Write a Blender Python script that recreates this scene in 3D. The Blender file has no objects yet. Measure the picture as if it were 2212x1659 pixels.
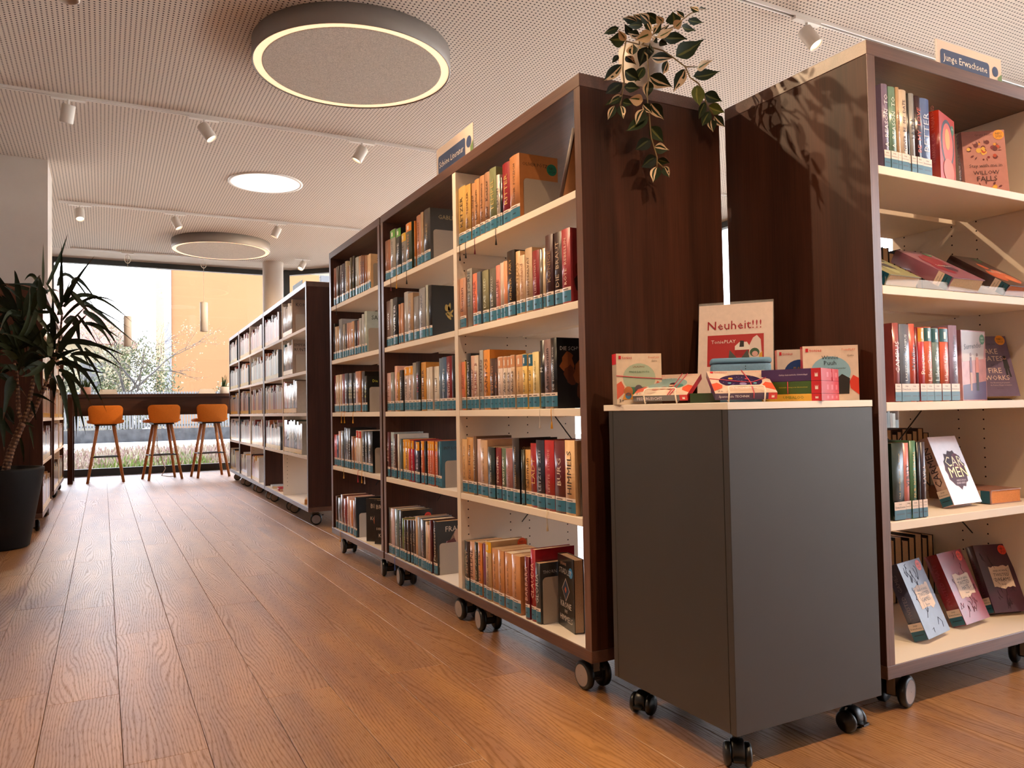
import bpy, math, random
from mathutils import Vector, Matrix, Euler
PI = math.pi
random.seed(11)
SC = bpy.context.scene
COL = SC.collection
# ------------------------------------------------------------------ camera
cam = bpy.data.cameras.new('camera')
cam.sensor_width = 36.0
cam.lens = 36.0 * 1666.14 / 2212.0
cam.clip_start = 0.05
cam.clip_end = 300
camo = bpy.data.objects.new('camera', cam)
COL.objects.link(camo)
_y, _p, _r = 0.4879, 0.0325, -0.0188
f0 = Vector((math.sin(_y), math.cos(_y), 0)); r0 = Vector((math.cos(_y), -math.sin(_y), 0)); u0 = Vector((0, 0, 1))
fw = f0 * math.cos(_p) + u0 * math.sin(_p); up = u0 * math.cos(_p) - f0 * math.sin(_p)
rt = r0 * math.cos(_r) + up * math.sin(_r); up = up * math.cos(_r) - r0 * math.sin(_r)
camo.matrix_world = Matrix(((rt.x, up.x, -fw.x, 0), (rt.y, up.y, -fw.y, 0), (rt.z, up.z, -fw.z, 0.79), (0, 0, 0, 1)))
SC.camera = camo
# ------------------------------------------------------------------ world, sun, exposure
SC.view_settings.view_transform = 'Standard'
SC.view_settings.look = 'None'
SC.view_settings.exposure = 0.12
SC.view_settings.gamma = 1.0
SC.view_settings.use_curve_mapping = False
SC.cycles.use_denoising = True
SC.cycles.max_bounces = 7
SC.cycles.diffuse_bounces = 4
SC.cycles.glossy_bounces = 3
SC.cycles.transparent_max_bounces = 12
SC.cycles.sample_clamp_indirect = 20.0
SC.cycles.caustics_reflective = False
SC.cycles.caustics_refractive = False
world = bpy.data.worlds.new('sky')
SC.world = world
world.use_nodes = True
nt = world.node_tree
bg = nt.nodes['Background']
tc = nt.nodes.new('ShaderNodeTexCoord'); sx = nt.nodes.new('ShaderNodeSeparateXYZ'); cr = nt.nodes.new('ShaderNodeValToRGB')
nt.links.new(tc.outputs['Generated'], sx.inputs[0]); nt.links.new(sx.outputs['Z'], cr.inputs[0]); nt.links.new(cr.outputs[0], bg.inputs[0])
cr.color_ramp.elements[0].position = 0.0; cr.color_ramp.elements[0].color = (0.95, 0.96, 1.0, 1)
cr.color_ramp.elements[1].position = 0.9; cr.color_ramp.elements[1].color = (0.60, 0.74, 1.0, 1)
bg.inputs[1].default_value = 8.0
sun = bpy.data.lights.new('sun', 'SUN'); sun.energy = 26.0; sun.angle = 0.012; sun.color = (1.0, 0.95, 0.86)
suno = bpy.data.objects.new('sun', sun); COL.objects.link(suno)
_d = Vector((0.16, -0.36, -0.92)).normalized()          # travels from beyond the window wall, steeply down
suno.rotation_euler = _d.to_track_quat('-Z', 'Y').to_euler()

# ------------------------------------------------------------------ helpers
def lin(h):
    if not isinstance(h, str): return tuple(h)
    v = [int(h[i:i + 2], 16) / 255 for i in (0, 2, 4)]
    return tuple(c / 12.92 if c <= 0.04045 else ((c + 0.055) / 1.055) ** 2.4 for c in v)

_txt = {}
def text_mesh(s):
    if s in _txt: return _txt[s]
    c = bpy.data.curves.new('t', 'FONT'); c.body = s; c.resolution_u = 1; c.size = 1
    o = bpy.data.objects.new('t', c); COL.objects.link(o)
    bpy.context.view_layer.update()
    dg = bpy.context.evaluated_depsgraph_get()
    me = bpy.data.meshes.new_from_object(o.evaluated_get(dg))
    vs = [tuple(v.co) for v in me.vertices]; fs = [tuple(p.vertices) for p in me.polygons]
    bpy.data.objects.remove(o); bpy.data.curves.remove(c); bpy.data.meshes.remove(me)
    if vs:
        x0 = min(v[0] for v in vs); x1 = max(v[0] for v in vs); y0 = min(v[1] for v in vs); y1 = max(v[1] for v in vs)
        vs = [(v[0] - x0, v[1] - y0) for v in vs]
    else: x0 = x1 = y0 = y1 = 0
    _txt[s] = (vs, fs, x1 - x0, y1 - y0)
    return _txt[s]

class MB:
    def __init__(s): s.v = []; s.f = []; s.c = []; s.m = []; s.s = []
    def face(s, idx, col, mi=0, sm=False): s.f.append(tuple(idx)); s.c.append(col); s.m.append(mi); s.s.append(sm)
    def quad(s, pts, col=(1, 1, 1), mi=0, sm=False):
        n = len(s.v); s.v += [tuple(p) for p in pts]; s.face(range(n, n + len(pts)), col, mi, sm)
    def hexa(s, P, col=(1, 1, 1), mi=0):
        n = len(s.v); s.v += [tuple(p) for p in P]
        for q in ((0, 3, 2, 1), (4, 5, 6, 7), (0, 1, 5, 4), (1, 2, 6, 5), (2, 3, 7, 6), (3, 0, 4, 7)):
            s.face([n + i for i in q], col, mi)
    def box(s, x0, x1, y0, y1, z0, z1, col=(1, 1, 1), mi=0):
        s.hexa([(x0, y0, z0), (x1, y0, z0), (x1, y1, z0), (x0, y1, z0), (x0, y0, z1), (x1, y0, z1), (x1, y1, z1), (x0, y1, z1)], col, mi)
    def cbox(s, x0, x1, y0, y1, z0, z1, col=(1, 1, 1), mi=0, b=0.001):
        """box with chamfered edges"""
        n = len(s.v); X = (x0, x1); Y = (y0, y1); Z = (z0, z1); idx = {}
        for i in (0, 1):
            for j in (0, 1):
                for k in (0, 1):
                    sx_, sy_, sz_ = (b if i == 0 else -b), (b if j == 0 else -b), (b if k == 0 else -b)
                    for a, p in enumerate(((X[i], Y[j] + sy_, Z[k] + sz_), (X[i] + sx_, Y[j], Z[k] + sz_), (X[i] + sx_, Y[j] + sy_, Z[k]))):
                        idx[(i, j, k, a)] = len(s.v); s.v.append(p)
        def F(l): s.face([idx[q] for q in l], col, mi)
        F([(0, 0, 0, 0), (0, 0, 1, 0), (0, 1, 1, 0), (0, 1, 0, 0)]); F([(1, 0, 0, 0), (1, 1, 0, 0), (1, 1, 1, 0), (1, 0, 1, 0)])
        F([(0, 0, 0, 1), (1, 0, 0, 1), (1, 0, 1, 1), (0, 0, 1, 1)]); F([(0, 1, 0, 1), (0, 1, 1, 1), (1, 1, 1, 1), (1, 1, 0, 1)])
        F([(0, 0, 0, 2), (0, 1, 0, 2), (1, 1, 0, 2), (1, 0, 0, 2)]); F([(0, 0, 1, 2), (1, 0, 1, 2), (1, 1, 1, 2), (0, 1, 1, 2)])
        for k in (0, 1):
            for j in (0, 1): F([(0, j, k, 1), (1, j, k, 1), (1, j, k, 2), (0, j, k, 2)] if (j + k) % 2 == 1 else [(0, j, k, 2), (1, j, k, 2), (1, j, k, 1), (0, j, k, 1)])
            for i in (0, 1): F([(i, 0, k, 0), (i, 0, k, 2), (i, 1, k, 2), (i, 1, k, 0)] if (i + k) % 2 == 0 else [(i, 1, k, 0), (i, 1, k, 2), (i, 0, k, 2), (i, 0, k, 0)])
        for i in (0, 1):
            for j in (0, 1): F([(i, j, 0, 0), (i, j, 0, 1), (i, j, 1, 1), (i, j, 1, 0)] if (i + j) % 2 == 0 else [(i, j, 0, 1), (i, j, 0, 0), (i, j, 1, 0), (i, j, 1, 1)])
        for i in (0, 1):
            for j in (0, 1):
                for k in (0, 1): F([(i, j, k, 0), (i, j, k, 1), (i, j, k, 2)] if (i + j + k) % 2 == 0 else [(i, j, k, 2), (i, j, k, 1), (i, j, k, 0)])
    def tube(s, pts, rad, n=8, col=(1, 1, 1), mi=0, caps=True, sm=True, closed=False):
        P = [Vector(p) for p in pts]; m = len(P); rad = rad if isinstance(rad, (list, tuple)) else [rad] * m
        rings = []; prev = None
        for i in range(m):
            if closed: d = P[(i + 1) % m] - P[i - 1]
            else: d = P[min(i + 1, m - 1)] - P[max(i - 1, 0)]
            if d.length < 1e-9: d = Vector((0, 0, 1))
            d.normalize()
            if prev is None: a = d.orthogonal().normalized()
            else: a = (prev - d * prev.dot(d)); a = a.normalized() if a.length > 1e-6 else d.orthogonal().normalized()
            prev = a; b = d.cross(a); base = len(s.v)
            for k in range(n):
                t = 2 * PI * k / n; s.v.append(tuple(P[i] + (a * math.cos(t) + b * math.sin(t)) * rad[i]))
            rings.append(base)
        for i in range(m if closed else m - 1):
            A = rings[i]; B = rings[(i + 1) % m]
            for k in range(n): s.face((A + k, A + (k + 1) % n, B + (k + 1) % n, B + k), col, mi, sm)
        if caps and not closed:
            s.face([rings[0] + k for k in range(n - 1, -1, -1)], col, mi); s.face([rings[-1] + k for k in range(n)], col, mi)
    def lathe(s, prof, n=32, col=(1, 1, 1), mi=0, c=(0, 0, 0), ax='z', sm=True, cols=None):
        base = len(s.v)
        for (r, h) in prof:
            for k in range(n):
                t = 2 * PI * k / n; a, b = r * math.cos(t), r * math.sin(t)
                p = (a, b, h) if ax == 'z' else ((h, a, b) if ax == 'x' else (b, h, a))
                s.v.append((p[0] + c[0], p[1] + c[1], p[2] + c[2]))
        for i in range(len(prof) - 1):
            cc = cols[i] if cols else col
            for k in range(n):
                a = base + i * n; b = a + n
                s.face((a + k, a + (k + 1) % n, b + (k + 1) % n, b + k), cc, mi, sm)
    def disc(s, c, r, n=24, col=(1, 1, 1), mi=0, e1=(1, 0, 0), e2=(0, 1, 0)):
        e1, e2, c = Vector(e1), Vector(e2), Vector(c)
        s.quad([c + e1 * r * math.cos(2 * PI * k / n) + e2 * r * math.sin(2 * PI * k / n) for k in range(n)], col, mi)
    def text(s, t, o, ex, ey, w, h, col, mi=0, align='c'):
        """text t fitted into a w x h box whose lower left corner is o"""
        vs, fs, tw, th = text_mesh(t)
        if not vs: return
        k = min(w / tw, h / th); ex, ey, o = Vector(ex), Vector(ey), Vector(o)
        ox = (w - tw * k) / 2 if align == 'c' else 0; oy = (h - th * k) / 2
        n = len(s.v)
        s.v += [tuple(o + ex * (ox + v[0] * k) + ey * (oy + v[1] * k)) for v in vs]
        for f in fs: s.face([n + i for i in f], col, mi)
    def build(s, name, mats, parent=None, loc=None, rot=None, kind=None):
        me = bpy.data.meshes.new(name)
        me.from_pydata(s.v, [], s.f)
        mats = mats if isinstance(mats, (list, tuple)) else [mats]
        for m in mats: me.materials.append(m)
        me.polygons.foreach_set('material_index', s.m); me.polygons.foreach_set('use_smooth', s.s)
        at = me.color_attributes.new('Col', 'FLOAT_COLOR', 'CORNER')
        buf = []
        for f, c in zip(s.f, s.c): buf += [c[0], c[1], c[2], 1.0] * len(f)
        at.data.foreach_set('color', buf)
        me.update()
        o = bpy.data.objects.new(name, me); COL.objects.link(o)
        if parent: o.parent = parent
        if loc is not None: o.location = loc
        if rot is not None: o.rotation_euler = rot
        if kind: o['kind'] = kind
        return o

def tag(o, label, cat, group=None):
    o['label'] = label; o['category'] = cat
    if group: o['group'] = group
    return o
def thing(name, label, cat, loc=(0, 0, 0), rz=0, group=None):
    o = bpy.data.objects.new(name, None); COL.objects.link(o); o.location = loc; o.rotation_euler = (0, 0, rz); o.empty_display_size = .05
    return tag(o, label, cat, group)
def struct(o): o['kind'] = 'structure'; return o
_kids = {}
def dup(o, loc=None, rz=None, label=None, parent=None):
    """a copy of a thing with copies of its parts and sub-parts (mesh data shared)"""
    c = o.copy(); COL.objects.link(c)
    if parent: c.parent = parent
    if loc is not None: c.location = loc
    if rz is not None: c.rotation_euler = (0, 0, rz) if not isinstance(rz, (tuple, list)) else rz
    if label: c['label'] = label
    for ch in list(o.children): dup(ch, parent=c)
    return c

# ------------------------------------------------------------------ materials
def new_mat(name):
    m = bpy.data.materials.new(name); m.use_nodes = True
    n = m.node_tree.nodes; return m, n, m.node_tree.links, n['Principled BSDF']
def paint(name, rough=.5, color=None, noise=None, coat=0, metal=0, spec=.5, bump=None, sub=0, emit=None):
    m, n, l, b = new_mat(name)
    if color is None:
        a = n.new('ShaderNodeAttribute'); a.attribute_name = 'Col'; src = a.outputs['Color']
    else:
        r = n.new('ShaderNodeRGB'); r.outputs[0].default_value = (*lin(color), 1); src = r.outputs[0]
    if noise:
        tx = n.new('ShaderNodeTexNoise'); tx.inputs['Scale'].default_value = noise[0]; tx.inputs['Detail'].default_value = 4
        co = n.new('ShaderNodeTexCoord'); l.new(co.outputs['Object'], tx.inputs['Vector'])
        mr = n.new('ShaderNodeMapRange'); mr.inputs[1].default_value = .3; mr.inputs[2].default_value = .7
        mr.inputs[3].default_value = 1 - noise[1]; mr.inputs[4].default_value = 1 + noise[1] * .6
        l.new(tx.outputs['Fac'], mr.inputs[0])
        mx = n.new('ShaderNodeVectorMath'); mx.operation = 'SCALE'; l.new(src, mx.inputs[0]); l.new(mr.outputs[0], mx.inputs['Scale']); src = mx.outputs[0]
    l.new(src, b.inputs['Base Color'])
    b.inputs['Roughness'].default_value = rough; b.inputs['Metallic'].default_value = metal
    b.inputs['Specular IOR Level'].default_value = spec; b.inputs['Coat Weight'].default_value = coat; b.inputs['Coat Roughness'].default_value = .12
    if sub: b.inputs['Subsurface Weight'].default_value = sub
    if bump:
        tb = n.new('ShaderNodeTexNoise'); tb.inputs['Scale'].default_value = bump[0]; co2 = n.new('ShaderNodeTexCoord'); l.new(co2.outputs['Object'], tb.inputs['Vector'])
        bp = n.new('ShaderNodeBump'); bp.inputs['Strength'].default_value = bump[1]; bp.inputs['Distance'].default_value = .002
        l.new(tb.outputs['Fac'], bp.inputs['Height']); l.new(bp.outputs[0], b.inputs['Normal'])
    if emit: b.inputs['Emission Color'].default_value = (*lin(emit[0]), 1); b.inputs['Emission Strength'].default_value = emit[1]
    return m
def wood(name, c1, c2, axis='z', rough=.42, scale=1.0, fine=1.0, contrast=(.35, .68), spec=.5):
    """walnut-like veneer: noise stretched along the grain axis"""
    m, n, l, b = new_mat(name)
    co = n.new('ShaderNodeTexCoord'); mp = n.new('ShaderNodeMapping'); l.new(co.outputs['Object'], mp.inputs['Vector'])
    s = [9 * scale] * 3; s[{'x': 0, 'y': 1, 'z': 2}[axis]] = .75 * scale; mp.inputs['Scale'].default_value = s
    oi = n.new('ShaderNodeObjectInfo'); ad = n.new('ShaderNodeVectorMath'); ad.operation = 'ADD'
    sc = n.new('ShaderNodeMath'); sc.operation = 'MULTIPLY'; sc.inputs[1].default_value = 37.0; l.new(oi.outputs['Random'], sc.inputs[0])
    l.new(mp.outputs[0], ad.inputs[0]); l.new(sc.outputs[0], ad.inputs[1])
    n1 = n.new('ShaderNodeTexNoise'); n1.inputs['Scale'].default_value = 1.0; n1.inputs['Detail'].default_value = 6; n1.inputs['Distortion'].default_value = 1.6
    l.new(ad.outputs[0], n1.inputs['Vector'])
    mp2 = n.new('ShaderNodeMapping'); l.new(co.outputs['Object'], mp2.inputs['Vector'])
    s2 = [260 * fine] * 3; s2[{'x': 0, 'y': 1, 'z': 2}[axis]] = 5; mp2.inputs['Scale'].default_value = s2
    n2 = n.new('ShaderNodeTexNoise'); n2.inputs['Scale'].default_value = 1.0; n2.inputs['Detail'].default_value = 2; l.new(mp2.outputs[0], n2.inputs['Vector'])
    mx = n.new('ShaderNodeMix'); mx.data_type = 'FLOAT'; mx.inputs[0].default_value = .38; l.new(n1.outputs['Fac'], mx.inputs[2]); l.new(n2.outputs['Fac'], mx.inputs[3])
    r = n.new('ShaderNodeValToRGB'); l.new(mx.outputs[0], r.inputs[0])
    r.color_ramp.elements[0].position = contrast[0]; r.color_ramp.elements[0].color = (*lin(c1), 1)
    r.color_ramp.elements[1].position = contrast[1]; r.color_ramp.elements[1].color = (*lin(c2), 1)
    l.new(r.outputs[0], b.inputs['Base Color']); b.inputs['Roughness'].default_value = rough; b.inputs['Specular IOR Level'].default_value = spec
    bp = n.new('ShaderNodeBump'); bp.inputs['Strength'].default_value = .12; bp.inputs['Distance'].default_value = .001; l.new(n2.outputs['Fac'], bp.inputs['Height']); l.new(bp.outputs[0], b.inputs['Normal'])
    return m
def emis(name, col, s):
    m, n, l, b = new_mat(name); b.inputs['Base Color'].default_value = (*lin(col), 1)
    b.inputs['Emission Color'].default_value = (*lin(col), 1); b.inputs['Emission Strength'].default_value = s; return m

PANEL = wood('walnut_vertical', '2c160e', '4c2a1c', 'z', rough=.5, spec=.22)
PANEL_E = wood('walnut_lit_edge_band', '4a3026', '7c5848', 'z', rough=.34, spec=.6)  # lighter than the panel walnut; light reflected by the edges is in the colour
PANEL_Y = wood('walnut_grain_along_row', '452c22', '6e4c3e', 'y', rough=.34, spec=.6)
PANEL_X = wood('walnut_grain_across_row', '33201a', '57382b', 'x', rough=.45, spec=.35)
OAK = wood('oak_stool_leg', 'a8693c', 'c98d58', 'z', rough=.5)
CREAM = paint('white_melamine', .55, 'e9dccd', noise=(3, .03))
CREAM_E = paint('white_melamine_edge', .35, 'efe3d6')
GLOSS = paint('foil_covered_print', .28, coat=.35, spec=.5, noise=(60, .06))
MATTE = paint('matte_print', .6, noise=(90, .05))
INK = paint('printed_ink', .35, coat=.2)
PAPER = paint('paper_block', .85, noise=(300, .12))
METAL_G = paint('painted_steel_bookend', .5, 'a8998b', noise=(300, .05))
WHITE = paint('white_powder_coat', .4, 'e8e2da')
BLACK = paint('black_plastic', .35, '0c0b0b')
DKWIRE = paint('dark_wire', .3, '2a2624', metal=.6)
WWIRE = paint('white_wire', .35, 'e8ddd2')
CAPG = paint('grey_wheel_cap', .5, '9a8d88')
CAB = paint('anthracite_laminate', .48, '383533', noise=(4, .05))
CAB_D = paint('dark_joint', .7, '15100e')
ORANGE = paint('orange_upholstery', .85, 'd9791a', noise=(120, .10), bump=(400, .5))
POT = paint('black_planter', .65, '100e0e', spec=.25, noise=(30, .1))
SOIL = paint('potting_soil', .95, '1c120c', noise=(80, .4), bump=(120, 1))
LEAFD = paint('yucca_leaf', .55, noise=(40, .25), spec=.2)
VLEAF = paint('fabric_leaf', .65, spec=.2, noise=(60, .12))
CERAM = paint('white_ceramic', .5, 'b4a89e', bump=(25, .3))
FELT = paint('grey_felt', .95, 'd2c8be', noise=(160, .3), bump=(300, .6))
RIM_W = paint('lamp_housing', .5, '8c8580')
RAIL = paint('white_track', .4, 'efeae4')
FRAME = paint('anthracite_window_frame', .45, '3a3d3e')
RINGE = emis('lamp_ring_light', 'ffd6ac', .98)
PANELE = emis('flush_panel_light', 'fff6f0', 1.3)
LENS = emis('spot_lens', 'ffe6c0', 6.0)
ACRYL, _n, _l, _b = new_mat('clear_acrylic'); _b.inputs['Roughness'].default_value = .05; _b.inputs['Alpha'].default_value = .18; _b.inputs['Base Color'].default_value = (.9, .9, .9, 1)
FROST, _n, _l, _b = new_mat('printed_acrylic'); _b.inputs['Roughness'].default_value = .25; _b.inputs['Alpha'].default_value = .72; _b.inputs['Base Color'].default_value = (*lin('e3d0c2'), 1)
FROSTB, _n, _l, _b = new_mat('blue_print_on_acrylic'); _b.inputs['Roughness'].default_value = .25; _b.inputs['Alpha'].default_value = .9; _b.inputs['Base Color'].default_value = (*lin('3c5078'), 1)
def glass_mat():
    m = bpy.data.materials.new('window_glass'); m.use_nodes = True; n = m.node_tree.nodes; l = m.node_tree.links; n.clear()
    o = n.new('ShaderNodeOutputMaterial'); t = n.new('ShaderNodeBsdfTransparent'); g = n.new('ShaderNodeBsdfGlossy'); g.inputs['Roughness'].default_value = .0
    fr = n.new('ShaderNodeFresnel'); fr.inputs['IOR'].default_value = 1.35; mx = n.new('ShaderNodeMixShader')
    l.new(fr.outputs[0], mx.inputs[0]); l.new(t.outputs[0], mx.inputs[1]); l.new(g.outputs[0], mx.inputs[2]); l.new(mx.outputs[0], o.inputs[0]); return m
GLASS = glass_mat()

def floor_mat():
    m, n, l, b = new_mat('oak_floor_plank')
    co = n.new('ShaderNodeTexCoord'); oi = n.new('ShaderNodeObjectInfo')
    geo = n.new('ShaderNodeNewGeometry')
    ms = n.new('ShaderNodeMath'); ms.operation = 'MULTIPLY'; ms.inputs[1].default_value = 91.0; l.new(oi.outputs['Random'], ms.inputs[0])
    # cathedral grain: fine lines along the plank, bent by slow noise
    mp = n.new('ShaderNodeMapping'); mp.inputs['Scale'].default_value = (5.5, .75, 1); l.new(geo.outputs['Position'], mp.inputs['Vector'])
    ad = n.new('ShaderNodeVectorMath'); l.new(mp.outputs[0], ad.inputs[0]); l.new(ms.outputs[0], ad.inputs[1])
    nz = n.new('ShaderNodeTexNoise'); nz.inputs['Scale'].default_value = 1.0; nz.inputs['Detail'].default_value = 2.5; l.new(ad.outputs[0], nz.inputs['Vector'])
    sxx = n.new('ShaderNodeSeparateXYZ'); l.new(geo.outputs['Position'], sxx.inputs[0])
    kx = n.new('ShaderNodeMath'); kx.operation = 'MULTIPLY'; kx.inputs[1].default_value = 700; l.new(sxx.outputs['X'], kx.inputs[0])
    m1 = n.new('ShaderNodeMath'); m1.operation = 'MULTIPLY_ADD'; m1.inputs[1].default_value = 135; l.new(nz.outputs['Fac'], m1.inputs[0]); l.new(kx.outputs[0], m1.inputs[2])
    m2 = n.new('ShaderNodeMath'); m2.operation = 'SINE'; l.new(m1.outputs[0], m2.inputs[0])
    # fine pores
    mpf = n.new('ShaderNodeMapping'); mpf.inputs['Scale'].default_value = (330, 26, 1); l.new(geo.outputs['Position'], mpf.inputs['Vector'])
    nf = n.new('ShaderNodeTexNoise'); nf.inputs['Scale'].default_value = 1.0; nf.inputs['Detail'].default_value = 2; l.new(mpf.outputs[0], nf.inputs['Vector'])
    # base colour
    nb = n.new('ShaderNodeTexNoise'); nb.inputs['Scale'].default_value = 2.2; nb.inputs['Detail'].default_value = 3; l.new(ad.outputs[0], nb.inputs['Vector'])
    r = n.new('ShaderNodeValToRGB'); r.color_ramp.elements[0].position = .2; r.color_ramp.elements[0].color = (*lin('8a5428'), 1)
    r.color_ramp.elements[1].position = .72; r.color_ramp.elements[1].color = (*lin('bf843e'), 1); l.new(nb.outputs['Fac'], r.inputs[0])
    mr = n.new('ShaderNodeMapRange'); mr.inputs[1].default_value = 0; mr.inputs[2].default_value = 1; mr.inputs[3].default_value = .93; mr.inputs[4].default_value = 1.06; l.new(oi.outputs['Random'], mr.inputs[0])
    sc = n.new('ShaderNodeVectorMath'); sc.operation = 'SCALE'; l.new(r.outputs[0], sc.inputs[0]); l.new(mr.outputs[0], sc.inputs['Scale'])
    gm = n.new('ShaderNodeMapRange'); gm.inputs[1].default_value = -1; gm.inputs[2].default_value = .1; gm.inputs[3].default_value = .74; gm.inputs[4].default_value = 1.0; l.new(m2.outputs[0], gm.inputs[0])
    pf = n.new('ShaderNodeMapRange'); pf.inputs[1].default_value = .3; pf.inputs[2].default_value = .48; pf.inputs[3].default_value = .72; pf.inputs[4].default_value = 1.0; l.new(nf.outputs['Fac'], pf.inputs[0])
    g2 = n.new('ShaderNodeMath'); g2.operation = 'MULTIPLY'; l.new(gm.outputs[0], g2.inputs[0]); l.new(pf.outputs[0], g2.inputs[1])
    s2 = n.new('ShaderNodeVectorMath'); s2.operation = 'SCALE'; l.new(sc.outputs[0], s2.inputs[0]); l.new(g2.outputs[0], s2.inputs['Scale'])
    l.new(s2.outputs[0], b.inputs['Base Color'])
    b.inputs['Roughness'].default_value = .5
    b.inputs['Specular IOR Level'].default_value = .5
    cw = n.new('ShaderNodeMapRange'); cw.inputs[1].default_value = .6; cw.inputs[2].default_value = .95; cw.inputs[3].default_value = .15; cw.inputs[4].default_value = 1.0; l.new(g2.outputs[0], cw.inputs[0])
    l.new(cw.outputs[0], b.inputs['Coat Weight']); b.inputs['Coat Roughness'].default_value = .42; b.inputs['Coat IOR'].default_value = 2.3
    bp = n.new('ShaderNodeBump'); bp.inputs['Strength'].default_value = .5; bp.inputs['Distance'].default_value = .0012
    l.new(g2.outputs[0], bp.inputs['Height']); l.new(bp.outputs[0], b.inputs['Normal'])
    return m
PLANK = floor_mat()

def ceiling_mat():
    m, n, l, b = new_mat('perforated_ceiling_board')
    geo = n.new('ShaderNodeNewGeometry'); sp = n.new('ShaderNodeSeparateXYZ'); l.new(geo.outputs['Position'], sp.inputs[0])
    def cell(sock, off):
        a = n.new('ShaderNodeMath'); a.operation = 'SUBTRACT'; a.inputs[1].default_value = off; l.new(sock, a.inputs[0])
        d = n.new('ShaderNodeMath'); d.operation = 'DIVIDE'; d.inputs[1].default_value = .0247; l.new(a.outputs[0], d.inputs[0])
        f = n.new('ShaderNodeMath'); f.operation = 'FRACT'; l.new(d.outputs[0], f.inputs[0])
        s = n.new('ShaderNodeMath'); s.operation = 'SUBTRACT'; s.inputs[1].default_value = .5; l.new(f.outputs[0], s.inputs[0])
        p = n.new('ShaderNodeMath'); p.operation = 'POWER'; p.inputs[1].default_value = 2; l.new(s.outputs[0], p.inputs[0]); return p
    px = cell(sp.outputs['X'], 2.508 - .01235); py = cell(sp.outputs['Y'], 4.054 - .01235)
    ad = n.new('ShaderNodeMath'); l.new(px.outputs[0], ad.inputs[0]); l.new(py.outputs[0], ad.inputs[1])
    lt = n.new('ShaderNodeMath'); lt.operation = 'LESS_THAN'; lt.inputs[1].default_value = .215 ** 2; l.new(ad.outputs[0], lt.inputs[0])
    ly = n.new('ShaderNodeMath'); ly.operation = 'LESS_THAN'; ly.inputs[1].default_value = 11.15; l.new(sp.outputs['Y'], ly.inputs[0])
    mu = n.new('ShaderNodeMath'); mu.operation = 'MULTIPLY'; l.new(lt.outputs[0], mu.inputs[0]); l.new(ly.outputs[0], mu.inputs[1])
    mx = n.new('ShaderNodeMix'); mx.data_type = 'RGBA'; mx.inputs[6].default_value = (*lin('e6dad0'), 1); mx.inputs[7].default_value = (*lin('2a211d'), 1)
    l.new(mu.outputs[0], mx.inputs[0]); l.new(mx.outputs[2], b.inputs['Base Color']); b.inputs['Roughness'].default_value = .8
    bp = n.new('ShaderNodeBump'); bp.invert = True; bp.inputs['Strength'].default_value = .6; bp.inputs['Distance'].default_value = .004; l.new(mu.outputs[0], bp.inputs['Height']); l.new(bp.outputs[0], b.inputs['Normal'])
    return m
CEIL = ceiling_mat()
WALLM = paint('white_plaster', .85, 'd9cfc6', noise=(5, .03), bump=(200, .2))
# ------------------------------------------------------------------ room shell
W_Y = 11.80; CZ = 2.92; XL = -3.6; XR = 6.4; YB = -3.2
m = MB(); m.box(XL, XR, YB, W_Y + .1, -.12, -.0075, lin('3a2a20')); FLOOR = struct(m.build('floor', CAB_D))
phase = {-2: .264, -1: .148, 0: .809, 1: .553, 2: 1.069, 3: .429, 4: 1.081}
rest = MB(); base_plank = None
def plank_mesh(L):
    q = MB(); q.cbox(0, .1787, 0, L, -.007, 0, (1, 1, 1), b=.0009); return q
for i in range(-21, 35):
    x0 = .041 + .18 * i
    ph = phase.get(i, (i * .4143) % 1.175)
    y = YB - 1.175 + (ph - (YB - 1.175)) % 1.175 - 1.175
    while y < W_Y:
        a = max(y, YB); b = min(y + 1.1736, W_Y)
        if b > a + .02 and x0 < XR and x0 > XL - .01:
            if -1.1 < x0 < 3.1 and b > .9:
                if abs(b - a - 1.1736) < 1e-4:
                    if base_plank is None: base_plank = plank_mesh(1.1736).build('plank', PLANK, FLOOR, (x0, a, 0))
                    else:
                        p = base_plank.copy(); COL.objects.link(p); p.location = (x0, a, 0)
                else: plank_mesh(b - a).build('plank', PLANK, FLOOR, (x0, a, 0))
            else: rest.box(x0, x0 + .1787, a, b, -.007, 0)
        y += 1.175
rest.build('plank_field', PLANK, FLOOR, kind='stuff')
m = MB(); m.box(XL, XR, YB, W_Y + .1, CZ, CZ + .12); struct(m.build('ceiling', CEIL))
m = MB(); m.box(XL - .15, XL, YB, W_Y, 0, CZ); struct(m.build('wall_left', WALLM))
m = MB(); m.box(XL, XR, YB - .15, YB, 0, CZ); struct(m.build('wall_back', WALLM))
# square wall pier on the left with its skirting
m = MB(); m.box(-1.30, -.40, 7.352, 7.95, 0, CZ - .001); struct(m.build('wall_pier', WALLM))
m = MB(); m.box(-1.31, -.39, 7.342, 7.96, .001, .07, lin('7a5038')); struct(m.build('baseboard_pier', PANEL_Y))
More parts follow.
